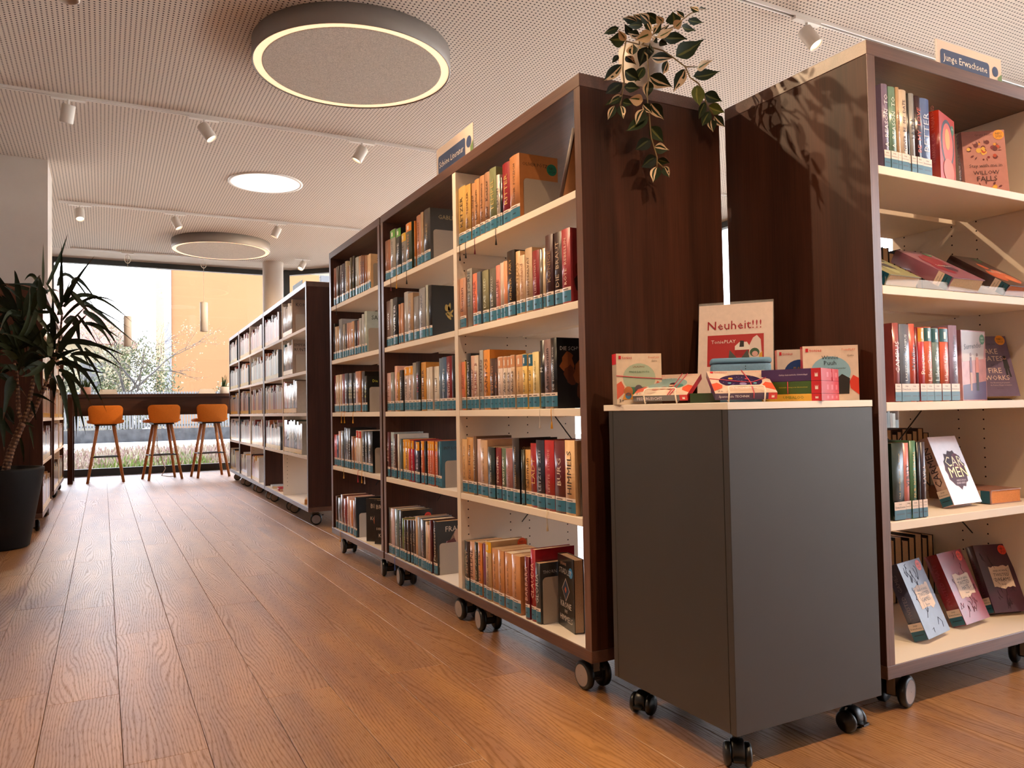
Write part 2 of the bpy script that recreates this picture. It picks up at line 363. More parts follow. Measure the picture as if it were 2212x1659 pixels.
# window wall ahead
def win(name, A, B, z0, z1, fr, cat=None):
    """glazed bay from A to B (plan points): head, sill, jambs and one pane"""
    A, B = Vector((A[0], A[1], 0)), Vector((B[0], B[1], 0)); d = (B - A); L = d.length; ang = math.atan2(d.y, d.x)
    m = MB(); m.box(0, L, -.03, .05, z1 - fr, z1); m.box(0, L, -.03, .05, z0, z0 + fr)
    m.box(0, .05, -.03, .05, z0 + fr, z1 - fr); m.box(L - .05, L, -.03, .05, z0 + fr, z1 - fr)
    o = struct(m.build(name, FRAME, None, (A.x, A.y, 0), (0, 0, ang)))
    g = MB(); g.box(.05, L - .05, .005, .017, z0 + fr, z1 - fr); g.build('pane', GLASS, o)
    return o
win('window_1', (-.62, W_Y), (2.34, W_Y), .0, 2.945, .095)
win('window_2', (2.36, W_Y - .0), (3.95, 10.30), .0, 2.945, .095)
win('window_3', (XR, 9.2), (XR, 5.0), .0, 2.945, .095); win('window_4', (XR, 5.0), (XR, .8), .0, 2.945, .095); win('window_5', (XR, .8), (XR, YB), .0, 2.945, .095)
win('window_6', (3.97, 10.28), (XR, 9.22), .0, 2.945, .095)
win('window_7', (XL, W_Y), (-.64, W_Y), .0, 2.945, .095)
m = MB(); m.box(2.385, 2.46, W_Y - .16, W_Y - .02, 0, 2.92, lin('3a3d3e')); struct(m.build('trim_1', FRAME))
# round column
m = MB(); m.lathe([(.14, 0), (.14, CZ)], 40, lin('e6dccb'), c=(2.12, 11.12, 0)); struct(m.build('column', WALLM))

# ------------------------------------------------------------------ bookcases
SH = (1.395, 1.087, .789, .487)
def caster(parent, x, y, ang, first=[None]):
    if first[0] is None:
        c = MB(); c.lathe([(.016, .101), (.016, .088), (.022, .082)], 14, lin('8a7c74'))
        c.box(-.011, .011, -.030, .012, .030, .084, lin('7c6e66')); c.lathe([(.020, -.018), (.020, .018)], 14, lin('141212'), c=(0, -.012, .040), ax='x')
        c.box(-.004, .004, -.064, -.05, .062, .068, lin('141212'))
        o = c.build('caster', paint('caster_plastic', .4), parent, (x, y, 0), (0, 0, ang))
        for s in (-1, 1):
            w = MB(); R = .040; a, b = (.018, .040) if s > 0 else (-.040, -.018)
            w.lathe([(.02, a), (R - .006, a), (R, a + .005), (R, b - .005), (R - .006, b), (R - .010, b)] if s > 0 else [(R - .010, a), (R - .006, a), (R, a + .005), (R, b - .005), (R - .006, b), (.02, b)], 26, lin('171414'), c=(0, -.012, .040), ax='x', mi=0)
            e = b if s > 0 else a
            w.lathe([(R - .010, e), (.001, e + s * .0015)] if s > 0 else [(.001, e + s * .0015), (R - .010, e)], 26, lin('9a8d88'), c=(0, -.012, .040), ax='x', mi=1)
            w.build('wheel', [BLACK, CAPG], o)
        first[0] = o; return o
    return dup(first[0], (x, y, 0), ang, parent=parent)
def bookcase(label, loc, rz, bays, L, D=.507, angs=(0, 0, 0, 0), group='walnut bookcases on castors', shelves=SH, brace=True):
    t = thing('bookcase', label, 'bookcase', (loc[0], loc[1], 0), rz, group)
    def part(name, mat, *bx, **k):
        q = MB(); q.cbox(*bx, (1, 1, 1), b=.0012); return q.build(name, mat, t)
    part('base_panel', PANEL_Y, 0, D, 0, L, .101, .1335)
    lin_ = MB(); lin_.box(.003, D - .003, .031, L - .031, .1336, .1352); lin_.build('base_lining', CREAM, t)
    part('top_panel', PANEL_Y, 0, D, 0, L, 1.6765, 1.713)
    for a, b in ((0, .0305), (L - .0305, L)):
        e_ = part('end_panel', PANEL, 0.0016, D - .0016, a, b, .134, 1.6762)
        for u, w_ in ((.0006, .0015), (D - .0015, D - .0006)): q = MB(); q.box(u, w_, a, b, .134, 1.6762); q.build('edge_band', PANEL_E, e_)
    for i in range(len(bays) - 1):
        a, b = bays[i][1], bays[i + 1][0]; dv = part('divider', CREAM, .0005, D - .0005, a, b, .1355, 1.6762)
        h = MB()
        for x in (.031, .206, .288, .46):
            z = .21
            while z < 1.62:
                for yy, e in ((a - .0004, 1), (b + .0004, -1)): h.disc((x, yy, z), .0028, 8, lin('1a1412'), e1=(e, 0, 0), e2=(0, 0, 1))
                z += .0305
        h.build('pin_hole', CAB_D, dv, kind='stuff')
    for a, b in bays:
        for z in shelves:
            for x0, x1 in ((.0012, .236), (.272, D - .0012)): part('shelf', CREAM_E if False else CREAM, x0, x1, a + .0015, b - .0015, z - .0225, z)
        if brace:
            w = MB(); zc = .60; w.tube([(.254, a + .004, .36), (.254, b - .004, .95)], .0022, 6); w.tube([(.254, b - .004, .36), (.254, a + .004, .95)], .0022, 6); w.build('cross_brace', DKWIRE, t)
        for j, (yy, k) in enumerate(((a + .075, 0), (b - .075, 1))):
            caster(t, .065, yy, angs[(k) % len(angs)]); caster(t, D - .065, yy, angs[(k + 2) % len(angs)])
    return t
X1 = 1.1592; B1Y = 1.7564; B2Y = 1.2773
bookcase('long dark walnut bookcase with trailing plant on top, nearest of the row', (X1, B1Y), 0, [(.031, .849), (.879, 1.693)], 1.724, angs=(.02, -.13, .9, .2))
bookcase('single-bay walnut bookcase joined behind the one with the trailing plant', (X1, 3.500), 0, [(.031, .889)], .920, angs=(-.2, -.05, .1, .7))
bookcase('walnut bookcase at the right edge under the blue Junge Erwachsene sign', (3.3156, B2Y), PI / 2, [(.031, .785), (.815, 1.5695)], 1.600, angs=(.3, .25, .4, 1.0))
TH3 = -.0225
def b3(x, y): c, s = math.cos(TH3), math.sin(TH3); return (1.255 + x * c - y * s, 5.41 + x * s + y * c)
bookcase('walnut bookcase across the aisle gap, nearest of the far row, end panel showing', b3(0, 0), TH3, [(.031, .925), (.945, 1.839)], 1.870, angs=(1.35, 1.2, .9, .5))
bookcase('middle walnut bookcase of the far row, beside the orange stools', b3(0, 1.885), TH3, [(.031, .835), (.855, 1.655)], 1.686, angs=(1.1, 1.3, .9, .5))
bookcase('farthest walnut bookcase of the far row, next to the bar table', b3(0, 3.585), TH3, [(.031, .855)], .886, angs=(.8, 1.3, .9, .5))
bookcase('dark walnut bookcase behind the large yucca in its black planter', (-.367, 7.315), PI, [(.031, 1.054)], 1.085, angs=(.5, .3, .2, .5))
bookcase('walnut bookcase beyond the white pier, left of the bar table', (-.385, 9.90), PI, [(.031, .945), (.965, 1.869)], 1.900, angs=(.5, .3, .2, .5))

bookcase('walnut bookcase standing farther back, glimpsed through the right-hand bookcase', (5.85, 3.45), PI / 2, [(.031, .785), (.815, 1.5695)], 1.600, angs=(.3, .25, .4, 1.0))

# ------------------------------------------------------------------ books
def shade(c, k): return tuple(min(1, x * k) for x in c)
def book(t, h, d, col, loc, rot, title=None, tcol='202020', band=None, cover=None, lab='blue', label='', group=None, pages='d9b98f', mat=None, art=None, name='book', ribbon=None):
    c = lin(col); m = MB(); B = min(.0035, t * .16); e = .0016 if h < .2 else .0024
    # spine shell (slightly rounded), boards
    N = 5; ring = []
    for k in range(N + 1):
        x = t * k / N; y = -B * math.sin(PI * k / N); ring.append((x, y))
    for z in (0, h): pass
    n = len(m.v)
    for x, y in ring: m.v += [(x, y, 0), (x, y, h)]
    for x, y in ring:
        xi = e + (t - 2 * e) * (x / t); m.v += [(xi, y + e, 0), (xi, y + e, h)]
    K = 2 * (N + 1)
    for k in range(N):
        a = n + 2 * k; m.face((a, a + 2, a + 3, a + 1), c, 0, True)
        b = a + K; m.face((b, b + 1, b + 3, b + 2), c)
        m.face((a + 1, a + 3, b + 3, b + 1), c); m.face((a, b, b + 2, a + 2), c)
    m.box(0, e, 0, d, 0, h, c); m.box(t - e, t, 0, d, 0, h, shade(c, 1.0))
    o = m.build(name, mat or GLOSS, None, loc, rot)
    tag(o, label, 'book', group)
    g = MB(); i = .0022 if h > .195 else .0008; g.box(e, t - e, e, d - i, i, h - i, lin(pages)); g.build('pages', PAPER, o)
    yb = -B - .0004
    if lab == 'blue':
        g = MB(); w = t * .94; x0 = t * .03
        def strip(z0, z1, cc):
            for k in range(N):
                a0 = t * k / N; a1 = t * (k + 1) / N; y0 = -B * math.sin(PI * k / N) - .0003; y1 = -B * math.sin(PI * (k + 1) / N) - .0003
                g.quad([(a0, y0, z0), (a1, y1, z0), (a1, y1, z1), (a0, y0, z1)], cc, 0, True)
        strip(.006, .037, lin('34708c')); strip(.0372, .047, lin('e8d6cc'))
        g.quad([(t * .35, yb, .018), (t * .65, yb, .018), (t * .65, yb, .0225), (t * .35, yb, .0225)], lin('1c3c50'))
        g.quad([(t * .2, yb, .040), (t * .8, yb, .040), (t * .8, yb, .0425), (t * .2, yb, .0425)], lin('4a403c'))
        g.build('spine_label', INK, o)
    elif lab == 'teen':
        g = MB(); g.quad([(0, yb, .002), (t, yb, .002), (t, yb, .026), (0, yb, .026)], lin('1f5a70')); g.quad([(0, yb, .026), (t, yb, .026), (t, yb, .047), (0, yb, .047)], lin('e0cabb'))
        yy = yb - .0002
        g.text('Junge', (t * .2, yy, .038), (1, 0, 0), (0, 0, 1), t * .6, .005, lin('241c1a')); g.text('Erwachsene', (t * .08, yy, .030), (1, 0, 0), (0, 0, 1), t * .84, .006, lin('241c1a'))
        g.quad([(t * .15, yy, .014), (t * .85, yy, .014), (t * .85, yy, .0165), (t * .15, yy, .0165)], lin('0c2a38'))
        g.build('spine_label', INK, o)
    elif lab == 'yellow':
        g = MB(); g.quad([(0, yb, .004), (t, yb, .004), (t, yb, .038), (0, yb, .038)], lin('e3b62c')); g.build('spine_label', INK, o)
    if band:
        g = MB()
        for k in range(N):
            a0 = t * k / N; a1 = t * (k + 1) / N; y0 = -B * math.sin(PI * k / N) - .0003; y1 = -B * math.sin(PI * (k + 1) / N) - .0003
            g.quad([(a0, y0, h - .038), (a1, y1, h - .038), (a1, y1, h - .002), (a0, y0, h - .002)], lin(band), 0, True)
        g.quad([(t * .38, yb, h - .030), (t * .62, yb, h - .030), (t * .62, yb, h - .012), (t * .38, yb, h - .012)], lin('f0e6da'))
        g.build('spine_band', INK, o)
    if title:
        g = MB(); L = h - (.062 if lab != 'none' else .02) - (.045 if band else .02)
        parts = title.split(' ')
        tt = title.replace(' ', '  ')
        hh = min(t * .62, .022)
        g.text(tt, (t * .5 + hh / 2, yb - .0002, .055), (0, 0, 1), (-1, 0, 0), L, hh, lin(tcol), align='c')
        g.build('spine_lettering', INK, o)
    if cover:
        g = MB(); xx = t + .0003; w = d * .84
        lines = cover.split('~')
        for q, s in enumerate(lines): g.text(s, (xx, d * .08, h * (.80 - q * .14)), (0, 1, 0), (0, 0, 1), w, h * .10, lin(tcol))
        g.build('cover_lettering', INK, o)
    if art: art(o, t, h, d)
    if ribbon:
        g = MB(); x = t * .5; g.tube([(x, -.002, .002), (x, -.0125, .001), (x, -.0135, -.012), (x + .003, -.0135, -.040)], [.0012, .0012, .0012, .0012], 5, lin(ribbon)); g.lathe([(.0012, -.038), (.004, -.058), (.001, -.059)], 8, lin(ribbon), c=(x + .003, -.0135, 0)); g.build('ribbon', MATTE, o)
    return o
NAMES = [('black', '101012'), ('charcoal', '3a3c3e'), ('grey', '8a8c8c'), ('silver', 'b0b2b4'), ('white', 'e0dcd8'), ('cream', 'd6c2a4'), ('tan', 'c08c5a'), ('brown', '6a4632'), ('dark brown', '34221c'),
         ('gold', 'cf9540'), ('orange', 'cf6a38'), ('salmon', 'dc8a72'), ('pink', 'd2aaa5'), ('red', 'b42830'), ('dark red', '6e1620'), ('purple', '783c64'), ('mauve', '866a74'), ('navy', '1e2248'), ('blue', '5878a8'), ('teal', '3a6a78'), ('green', '6c8458'), ('dark green', '23352c'), ('olive', '5c5c3a')]
def cname(h):
    a = [int(h[i:i + 2], 16) for i in (0, 2, 4)]
    return min(NAMES, key=lambda n: sum((a[i] - int(n[1][2 * i:2 * i + 2], 16)) ** 2 for i in range(3)))[0]
ORD = 'first second third fourth fifth sixth seventh eighth ninth tenth eleventh twelfth thirteenth fourteenth fifteenth sixteenth seventeenth eighteenth nineteenth twentieth twenty-first'.split()
ROWN = {'r1': 'top', 'r2': 'second', 'r3': 'third', 'r4': 'fourth', 'r5': 'bottom'}
BAYN = {'b1': 'near bay', 'b2': 'middle bay', 'b3': 'far bay'}
ZR = {'r1': 1.395, 'r2': 1.087, 'r3': .789, 'r4': .487, 'r5': .1354}
SIZE = lambda t, h: ('thick ' if t > .05 else 'thin ' if t < .024 else '') + ('tall ' if h > .205 else '')
BOOKS={
 'b1r1':[
  (2.603, 0.064, 0.216, 'be9650','KETZER','3a2a1a'),
  (2.545, 0.049, 0.21, 'b98f4a','DER TEMPLER','5a2018'),
  (2.493, 0.031, 0.204, 'aa7850','Das Siegel','3a2a1a'),
  (2.462, 0.039, 0.209, 'b98252','Evangelium','3a2a1a'),
  (2.421, 0.039, 0.21, 'b07c55','Die Hebamme','4a3020'),
  (2.381, 0.04, 0.211, 'a5785a','Der Ketzer','3a2a20'),
  (2.339, 0.051, 0.212, '787d55','TEMPEL','c8b070'),
  (2.289, 0.023, 0.179, 'c8b9af','NACHT','404048'),
  (2.266, 0.015, 0.165, '141416'),
  (2.248, 0.055, 0.204, '8c1922','RITTER','d8b068'),
  (2.189, 0.066, 0.208, 'b97846','OLIVER PÖTZSCH','3a281c','','OLIVER PÖTZSCH'),
 ],
 'b1r2':[
  (2.603, 0.053, 0.186, 'c88c6e','Roman','6a3a28'),
  (2.57, 0.025, 0.185, 'b98c78'),
  (2.543, 0.043, 0.212, '96918c','HISTORIE','505050'),
  (2.493, 0.041, 0.187, 'e1785a','SOMMER','a04030'),
  (2.451, 0.031, 0.186, '5a5f6e'),
  (2.418, 0.05, 0.185, '827d5f','DAS LIED','d8d8c0'),
  (2.361, 0.049, 0.183, '5f5a50','DER WALD','d0d0c8'),
  (2.308, 0.031, 0.185, 'd78273','LIEBE','8a4038'),
  (2.276, 0.028, 0.188, 'c8b4a5'),
  (2.247, 0.027, 0.188, 'e1966e'),
  (2.217, 0.052, 0.215, '1e1614','KINDER PAKT','c89a4c'),
  (2.164, 0.029, 0.205, 'd2aa7d','LAUTLOS','9a7448'),
  (2.135, 0.035, 0.186, 'd7b496','Traumland','b08060'),
  (2.098, 0.044, 0.201, 'bea082','MONTSALVAT','6a4a34'),
  (2.053, 0.043, 0.185, '821420','LIEBESSONATE','d8b0a8'),
  (2.009, 0.014, 0.182, '6a625c'),
  (1.994, 0.016, 0.183, 'd8c0a0'),
  (1.975, 0.043, 0.217, '46282a','KÖNIGE','a08058'),
  (1.93, 0.044, 0.215, '32201f','DIE BRAUT','c0a890'),
  (1.884, 0.046, 0.215, 'a53c42','ROTE REBELLIN','e8c8b8','',''),
 ],
 'b1r3':[
  (2.603, 0.039, 0.177, 'd7785a','Julian','6a2a20'),
  (2.57, 0.008, 0.178, 'c89a4a'),
  (2.558, 0.04, 0.205, '1c1c20','ANGST LIST','d8d8dc'),
  (2.517, 0.029, 0.194, 'c8a091','Meister','7a4a40'),
  (2.487, 0.034, 0.193, 'cdb9aa','ULRIKE S','8a2a24'),
  (2.452, 0.03, 0.209, 'a0a0a2','SCHWEIG','5a3a34'),
  (2.419, 0.049, 0.207, 'd78c3c','SANTOS','5a2c10'),
  (2.368, 0.038, 0.174, '46322d','Schatten','c08a60'),
  (2.329, 0.026, 0.172, '4c3026','Feuer','d08040'),
  (2.302, 0.037, 0.175, 'd8c4bc','Andrea Schacht','3a2a28','d2966e'),
  (2.262, 0.028, 0.174, 'cdbcae','Andrea','3a2a28','d2966e'),
  (2.233, 0.025, 0.173, 'c8b8b4','Andrea','3a2a28','d09068'),
  (2.207, 0.027, 0.175, 'c4a890','Andrea','3a2a28','cf9468'),
  (2.178, 0.045, 0.173, 'c8a070','Andrea Schacht','3a2a20','d2966e'),
  (2.131, 0.03, 0.173, 'e1be6e','Der Spiegel','3a3a4a','2f6a8a'),
  (2.098, 0.03, 0.171, 'dfba68','Der Engel','3a3a4a','2f6a8a'),
  (2.066, 0.039, 0.174, 'd7c38c','Andrea Schacht','6a5a30'),
  (2.024, 0.023, 0.206, '1a1a1e','M','e0e0e0'),
  (1.999, 0.045, 0.206, '826969','Astronomin','1e1618'),
  (1.952, 0.034, 0.207, '121214','DIE SCHWARZE ROSE','d0d0d4','','DIE SCHW ROSE'),
 ],
 'b1r4':[
  (2.603, 0.046, 0.196, 'd7aa78','Der Sterne Tennis','3a2a1c'),
  (2.571, 0.059, 0.203, 'cd965a','Der Medicus','4a2c14'),
  (2.51, 0.026, 0.208, '6e503c','TERRA','d8c8b0'),
  (2.483, 0.032, 0.199, 'd7b9b4'),
  (2.449, 0.056, 0.197, 'c8a07d','Die Macht der sieben','3a2620','','MATTEO STRUK'),
  (2.386, 0.052, 0.175, '10201e','TRÄUME RAPSHERBST','e8e8dc'),
  (2.332, 0.039, 0.174, '781e23','TOCHTER','f0e0c8'),
  (2.291, 0.035, 0.174, '5a6e5a','BAGSTADT','f0f0e0'),
  (2.255, 0.046, 0.175, '966464','SCHATTEN','b89090'),
  (2.206, 0.046, 0.209, '181012','CHARLOTTE THOMAS','c8a878','','CHARLOTTE THOMAS'),
  (2.152, 0.021, 0.174, '32322a'),
  (2.13, 0.034, 0.175, 'cd9a5a','Salomon','4a2a14'),
  (2.094, 0.04, 0.196, '961920','LADY','d8b070'),
  (2.052, 0.049, 0.207, '191c32','LETZTE ZEIT','b8b8c8'),
  (2.002, 0.055, 0.208, 'a5191e','LETZTE STUNDE','d8a090'),
  (1.943, 0.057, 0.209, '5a0f14','BURG','e0d0c0'),
  (1.885, 0.052, 0.211, 'e1b98c','HIMMELS','2a1a14','',''),
 ],
 'b1r5':[
  (2.603, 0.033, 0.177, '1e2d28','ILDIKO','90a090'),
  (2.586, 0.029, 0.178, '32201e','SEIFERT','c0a890'),
  (2.554, 0.04, 0.181, 'd7a58c','HELENE','4a2018'),
  (2.512, 0.03, 0.185, '2d2d1e','Der Abend','c8b890'),
  (2.48, 0.031, 0.187, 'd7823c','Der Falke','3a2010'),
  (2.447, 0.025, 0.189, '783c64'),
  (2.419, 0.043, 0.202, 'be9b6e','DANIEL WOLF','2a2018','f0b820','DANIEL'),
  (2.375, 0.049, 0.184, 'c38755','Das Salz der Erde','2a1c14'),
  (2.323, 0.042, 0.185, 'c38755','Das Licht der Welt','2a1c14'),
  (2.278, 0.05, 0.185, 'c38755','Das Gold des Meeres','2a1c14'),
  (2.226, 0.057, 0.185, 'c38755','Das Gold des Feuers','2a1c14'),
  (2.14, 0.028, 0.193, '6e0f1e','BARBARA','e0b0a0'),
  (2.109, 0.03, 0.22, 'a01928','CLAUDIA','e8c0b0'),
  (2.079, 0.029, 0.183, '3c3c3e','GLORIA','c8c8c8','','THORN ZIEBULA'),
 ],
 'b2r1':[
  (3.446, 0.045, 0.188, '966e5f'),
  (3.432, 0.057, 0.189, 'a5694b'),
  (3.369, 0.069, 0.221, 'a59f96','DAS HAUS','3a3a3a','5fa03c'),
  (3.292, 0.061, 0.212, '1a1a1c','SEIDE','d0d0d0','5fa03c'),
  (3.23, 0.054, 0.179, '8a8480','ROSE','3a3030','e0b030'),
  (3.17, 0.07, 0.209, '3c4632','GARTEN','d08040','e08a30'),
  (3.06, 0.012, 0.199, 'c87830'),
  (3.046, 0.056, 0.215, 'be8264','DER KNECHT','4a2a1c'),
  (2.987, 0.032, 0.216, 'aa8c6e'),
  (2.951, 0.07, 0.216, '3c3732','GABLÉ','b8a070','','GABLÉ'),
 ],
 'b2r2':[
  (3.446, 0.063, 0.214, '826e6e','MÖWE','e0e0e0'),
  (3.384, 0.035, 0.216, 'a0a0a0'),
  (3.345, 0.057, 0.216, '1e1e22','WINTER','e8e8e8'),
  (3.268, 0.024, 0.178, 'c08a6a'),
  (3.241, 0.032, 0.179, 'c89880'),
  (3.203, 0.049, 0.222, 'b0b0b4'),
  (3.15, 0.061, 0.209, 'b09070','LUCINDA','5a4a40'),
  (3.087, 0.06, 0.185, '8a8a90'),
  (3.018, 0.068, 0.21, '9a9aa0','TOSKANA','4a4a50'),
  (2.945, 0.026, 0.215, 'b4b8b0'),
  (2.917, 0.032, 0.21, '08080a','','','','butterfly'),
 ],
 'b2r3':[
  (3.446, 0.054, 0.178, 'd2aaa5','Marie','8a5a58'),
  (3.398, 0.048, 0.179, '8c8c88'),
  (3.346, 0.037, 0.205, 'e8b4a0'),
  (3.305, 0.034, 0.175, 'c8924a','Roman','6a3a14'),
  (3.267, 0.043, 0.182, '1c1a1e','SCHWERT','e0e0e0'),
  (3.22, 0.057, 0.194, 'c8b4b0','WEBER','6a6060','e8a020'),
  (3.161, 0.048, 0.195, 'c8b0a8','Weber','6a6060','e8a020'),
  (3.105, 0.04, 0.205, '8c8884'),
  (3.063, 0.048, 0.207, '141416','NOIR','b02030'),
  (3.013, 0.054, 0.201, 'cd913c','KINDER','4a2c14','','T'),
  (2.957, 0.034, 0.176, 'd8ccc0'),
  (2.921, 0.039, 0.177, 'd4c8bc'),
  (2.874, 0.05, 0.176, 'd8cfc2','Insel','8a8078'),
  (2.82, 0.028, 0.205, '647890'),
  (2.79, 0.047, 0.207, '466487','Schloss','d0d8e0'),
  (2.74, 0.052, 0.207, '7d1923','Sturmzeit','e0c8b8'),
  (2.685, 0.032, 0.207, '141012'),
 ],
 'b2r4':[
  (3.446, 0.037, 0.207, '5a1e28','MORD','d0a8a0'),
  (3.414, 0.047, 0.207, 'a8b8c0','HERBST','2f5a80'),
  (3.364, 0.041, 0.199, '46201e','DALLAS','c0b0a8'),
  (3.317, 0.021, 0.2, 'd8d4d0'),
  (3.276, 0.027, 0.18, '4a5a60'),
  (3.247, 0.031, 0.178, 'e8b040','','','e8a020'),
  (3.214, 0.04, 0.18, 'd8983c','Rosen','6a3a14','e8a020'),
  (3.172, 0.029, 0.179, 'c0282c','','','e8a020'),
  (3.134, 0.03, 0.178, 'b01838','ROSE','e8a0a0','e8a020'),
  (3.102, 0.022, 0.176, '28284a'),
  (3.079, 0.044, 0.174, '221e3a','Ebbe','d0c8e0','e8a020'),
  (3.02, 0.033, 0.178, 'c85a32','Sand','f0c0a0','e8a020'),
  (2.985, 0.022, 0.177, '161214'),
  (2.957, 0.031, 0.18, 'cd6440','LORENTZ','f0c8b0','e8a020'),
  (2.924, 0.025, 0.18, 'cd6440','LORENTZ','f0c8b0','e8a020'),
  (2.897, 0.02, 0.18, 'cd6440','','','e8a020'),
  (2.875, 0.033, 0.18, 'cd6440','LORENTZ','f0c8b0','e8a020'),
  (2.841, 0.015, 0.18, '1c2022'),
  (2.824, 0.026, 0.182, '28607a','','','','','INY LORENTZ'),
 ],
 'b2r5':[
  (3.446, 0.028, 0.209, '141414'),
  (3.446, 0.056, 0.21, '826e50','ELENA MARTEN','3a2c20'),
  (3.408, 0.045, 0.211, 'c8afb4'),
  (3.359, 0.054, 0.213, '5f7378','Seide','b8c4c0'),
  (3.301, 0.04, 0.213, '121214','TANZ DER FURIEN','d8d8d8','','ELLEN PRESSWOOD'),
  (3.269, 0.028, 0.182, '5a6e28'),
  (3.237, 0.028, 0.179, '32201a','HEX','a08c70'),
  (3.205, 0.032, 0.182, '32201a','HEX','a08c70'),
  (3.168, 0.026, 0.185, '32201a','HEX','a08c70'),
  (3.138, 0.032, 0.188, '32201a','HEX','a08c70'),
  (3.102, 0.021, 0.207, 'c8a078'),
  (3.079, 0.032, 0.207, '8a8a90'),
  (3.043, 0.058, 0.204, '161218','Mondnacht','b09090'),
  (2.98, 0.022, 0.201, 'c8b090'),
  (2.956, 0.023, 0.19, 'd2a58c','Sommer','7a4a38'),
  (2.931, 0.019, 0.211, '5a1e20'),
  (2.91, 0.042, 0.211, '141012','Feuerstern','d8c8b8','','FRAU'),
 ],
 'b3r1':[
  (4.366, 0.043, 0.217, 'a05f46'),
  (4.319, 0.039, 0.217, 'a8a4a4'),
  (4.278, 0.039, 0.214, '3c3026'),
  (4.235, 0.034, 0.212, '6a6068'),
  (4.197, 0.063, 0.211, '3c3240','NACHT','d0c8b0'),
  (4.13, 0.039, 0.216, 'c8b89a','HORIZONT','3a3020'),
  (4.088, 0.032, 0.181, 'b08a68'),
  (4.053, 0.022, 0.182, 'e0dcec'),
  (4.026, 0.038, 0.216, '504628','GOLD','c0a050'),
  (3.985, 0.037, 0.218, '2c2418','GOLD','c0a050'),
  (3.939, 0.057, 0.201, 'b4b8b8','Legende','6a7070'),
  (3.882, 0.035, 0.198, 'c8a080'),
  (3.844, 0.035, 0.195, '825032','DRACHE','2a1810'),
  (3.808, 0.038, 0.188, '825032','DRACHE','2a1810'),
  (3.767, 0.031, 0.182, 'a06e4a'),
  (3.733, 0.03, 0.177, 'd8b488'),
  (3.7, 0.032, 0.176, 'dcb890','','','','SAGA'),
 ],
 'b3r2':[
  (4.386, 0.037, 0.21, '141416'),
  (4.357, 0.042, 0.189, 'd0b8a0'),
  (4.312, 0.042, 0.187, 'c09a70'),
  (4.263, 0.064, 0.221, '8a8a90','NEBEL','202020'),
  (4.196, 0.046, 0.186, 'a09488'),
  (4.147, 0.036, 0.186, '3a3230'),
  (4.108, 0.042, 0.184, 'be8c78'),
  (4.062, 0.044, 0.181, 'c89880'),
  (4.015, 0.047, 0.182, 'c89c78','Wind','5a3020'),
  (3.965, 0.047, 0.183, '2a1e20'),
  (3.915, 0.037, 0.176, '824628'),
  (3.875, 0.038, 0.183, 'b0b0b0'),
  (3.833, 0.033, 0.2, 'b8bcc0'),
  (3.797, 0.04, 0.21, 'b4c0bc','','','','SARAH'),
 ],
 'b3r3':[
  (4.386, 0.057, 0.211, '6e1423'),
  (4.35, 0.037, 0.211, 'd2b89a'),
  (4.309, 0.04, 0.211, 'c8aa8c'),
  (4.266, 0.043, 0.211, 'd2baa0'),
  (4.216, 0.052, 0.211, '781a22'),
  (4.16, 0.067, 0.211, '161a24','EBERT','c8c8d0'),
  (4.087, 0.042, 0.209, '3a3428','EBERT','e0d890'),
  (4.042, 0.044, 0.207, '2a2622','EBERT','e8e0a0'),
  (3.995, 0.046, 0.207, '1a1416','EBERT','e8e0c8'),
  (3.946, 0.09, 0.211, 'b46e32','Tod','3a1c10'),
  (3.85, 0.055, 0.207, '16120e','Sparrow','e0e0e0'),
  (3.793, 0.039, 0.181, '20201c','ROT','d8d840','','Die Loge'),
 ],
 'b3r4':[
  (4.386, 0.056, 0.176, 'c83c3c'),
  (4.351, 0.05, 0.174, '1e2350'),
  (4.297, 0.039, 0.197, 'c8a096'),
  (4.253, 0.056, 0.2, '5a5e64'),
  (4.186, 0.044, 0.219, '0e0e10'),
  (4.137, 0.055, 0.215, '3a3c3e','EIS','c0c0c0'),
  (4.079, 0.035, 0.215, '101012','THAMES','b0b0b0'),
  (4.042, 0.045, 0.174, 'a06e4a'),
  (3.991, 0.035, 0.166, 'c08c5a'),
  (3.951, 0.039, 0.207, 'dcd2c8','','','c83c2c'),
  (3.907, 0.046, 0.205, 'd8cbc0','','','c83c2c'),
  (3.855, 0.044, 0.203, '14161a','KING','c0c0c0'),
  (3.805, 0.052, 0.205, '101216','GRAF','d0c8b8'),
  (3.749, 0.072, 0.205, '0e1014','Die Nacht','d0c0a0'),
 ],
 'b3r5':[
  (4.386, 0.051, 0.178, '8c4632'),
  (4.358, 0.025, 0.182, '3a2a24'),
  (4.33, 0.066, 0.175, '322824'),
  (4.256, 0.049, 0.199, '6a3a2c'),
  (4.205, 0.052, 0.181, '821919','Blut','e0b0a0'),
  (4.148, 0.044, 0.197, 'd2aaa0','Roman','8a4040'),
  (4.1, 0.057, 0.182, 'cd824b'),
  (4.036, 0.048, 0.188, '6a3c22'),
  (3.985, 0.028, 0.207, '121214','','','','ENZO'),
 ],
 'c1r1':[
  (1.784, 0.025, 0.221, '7d6e8c','A REASON TO','e8e0e8'),
  (1.81, 0.028, 0.218, '6e917f','A REASON TO','e0e8e0'),
  (1.839, 0.014, 0.221, 'be9b78','GUMMIBAND','8a6040'),
  (1.854, 0.03, 0.218, 'd8c4b0','NEVER BE MY DATE','4a2c30'),
  (1.885, 0.01, 0.213, '121214'),
  (1.896, 0.022, 0.216, '9a9a9c','LAYLA','4a4a50'),
  (1.919, 0.024, 0.213, '32141c','BE MY LOVE','d06048'),
  (1.944, 0.038, 0.212, '647db4','BETTER','c8d0e0'),
 ],
 'c1r3':[
  (1.793, 0.025, 0.204, 'a05050','CAMPUS','f0e8e8'),
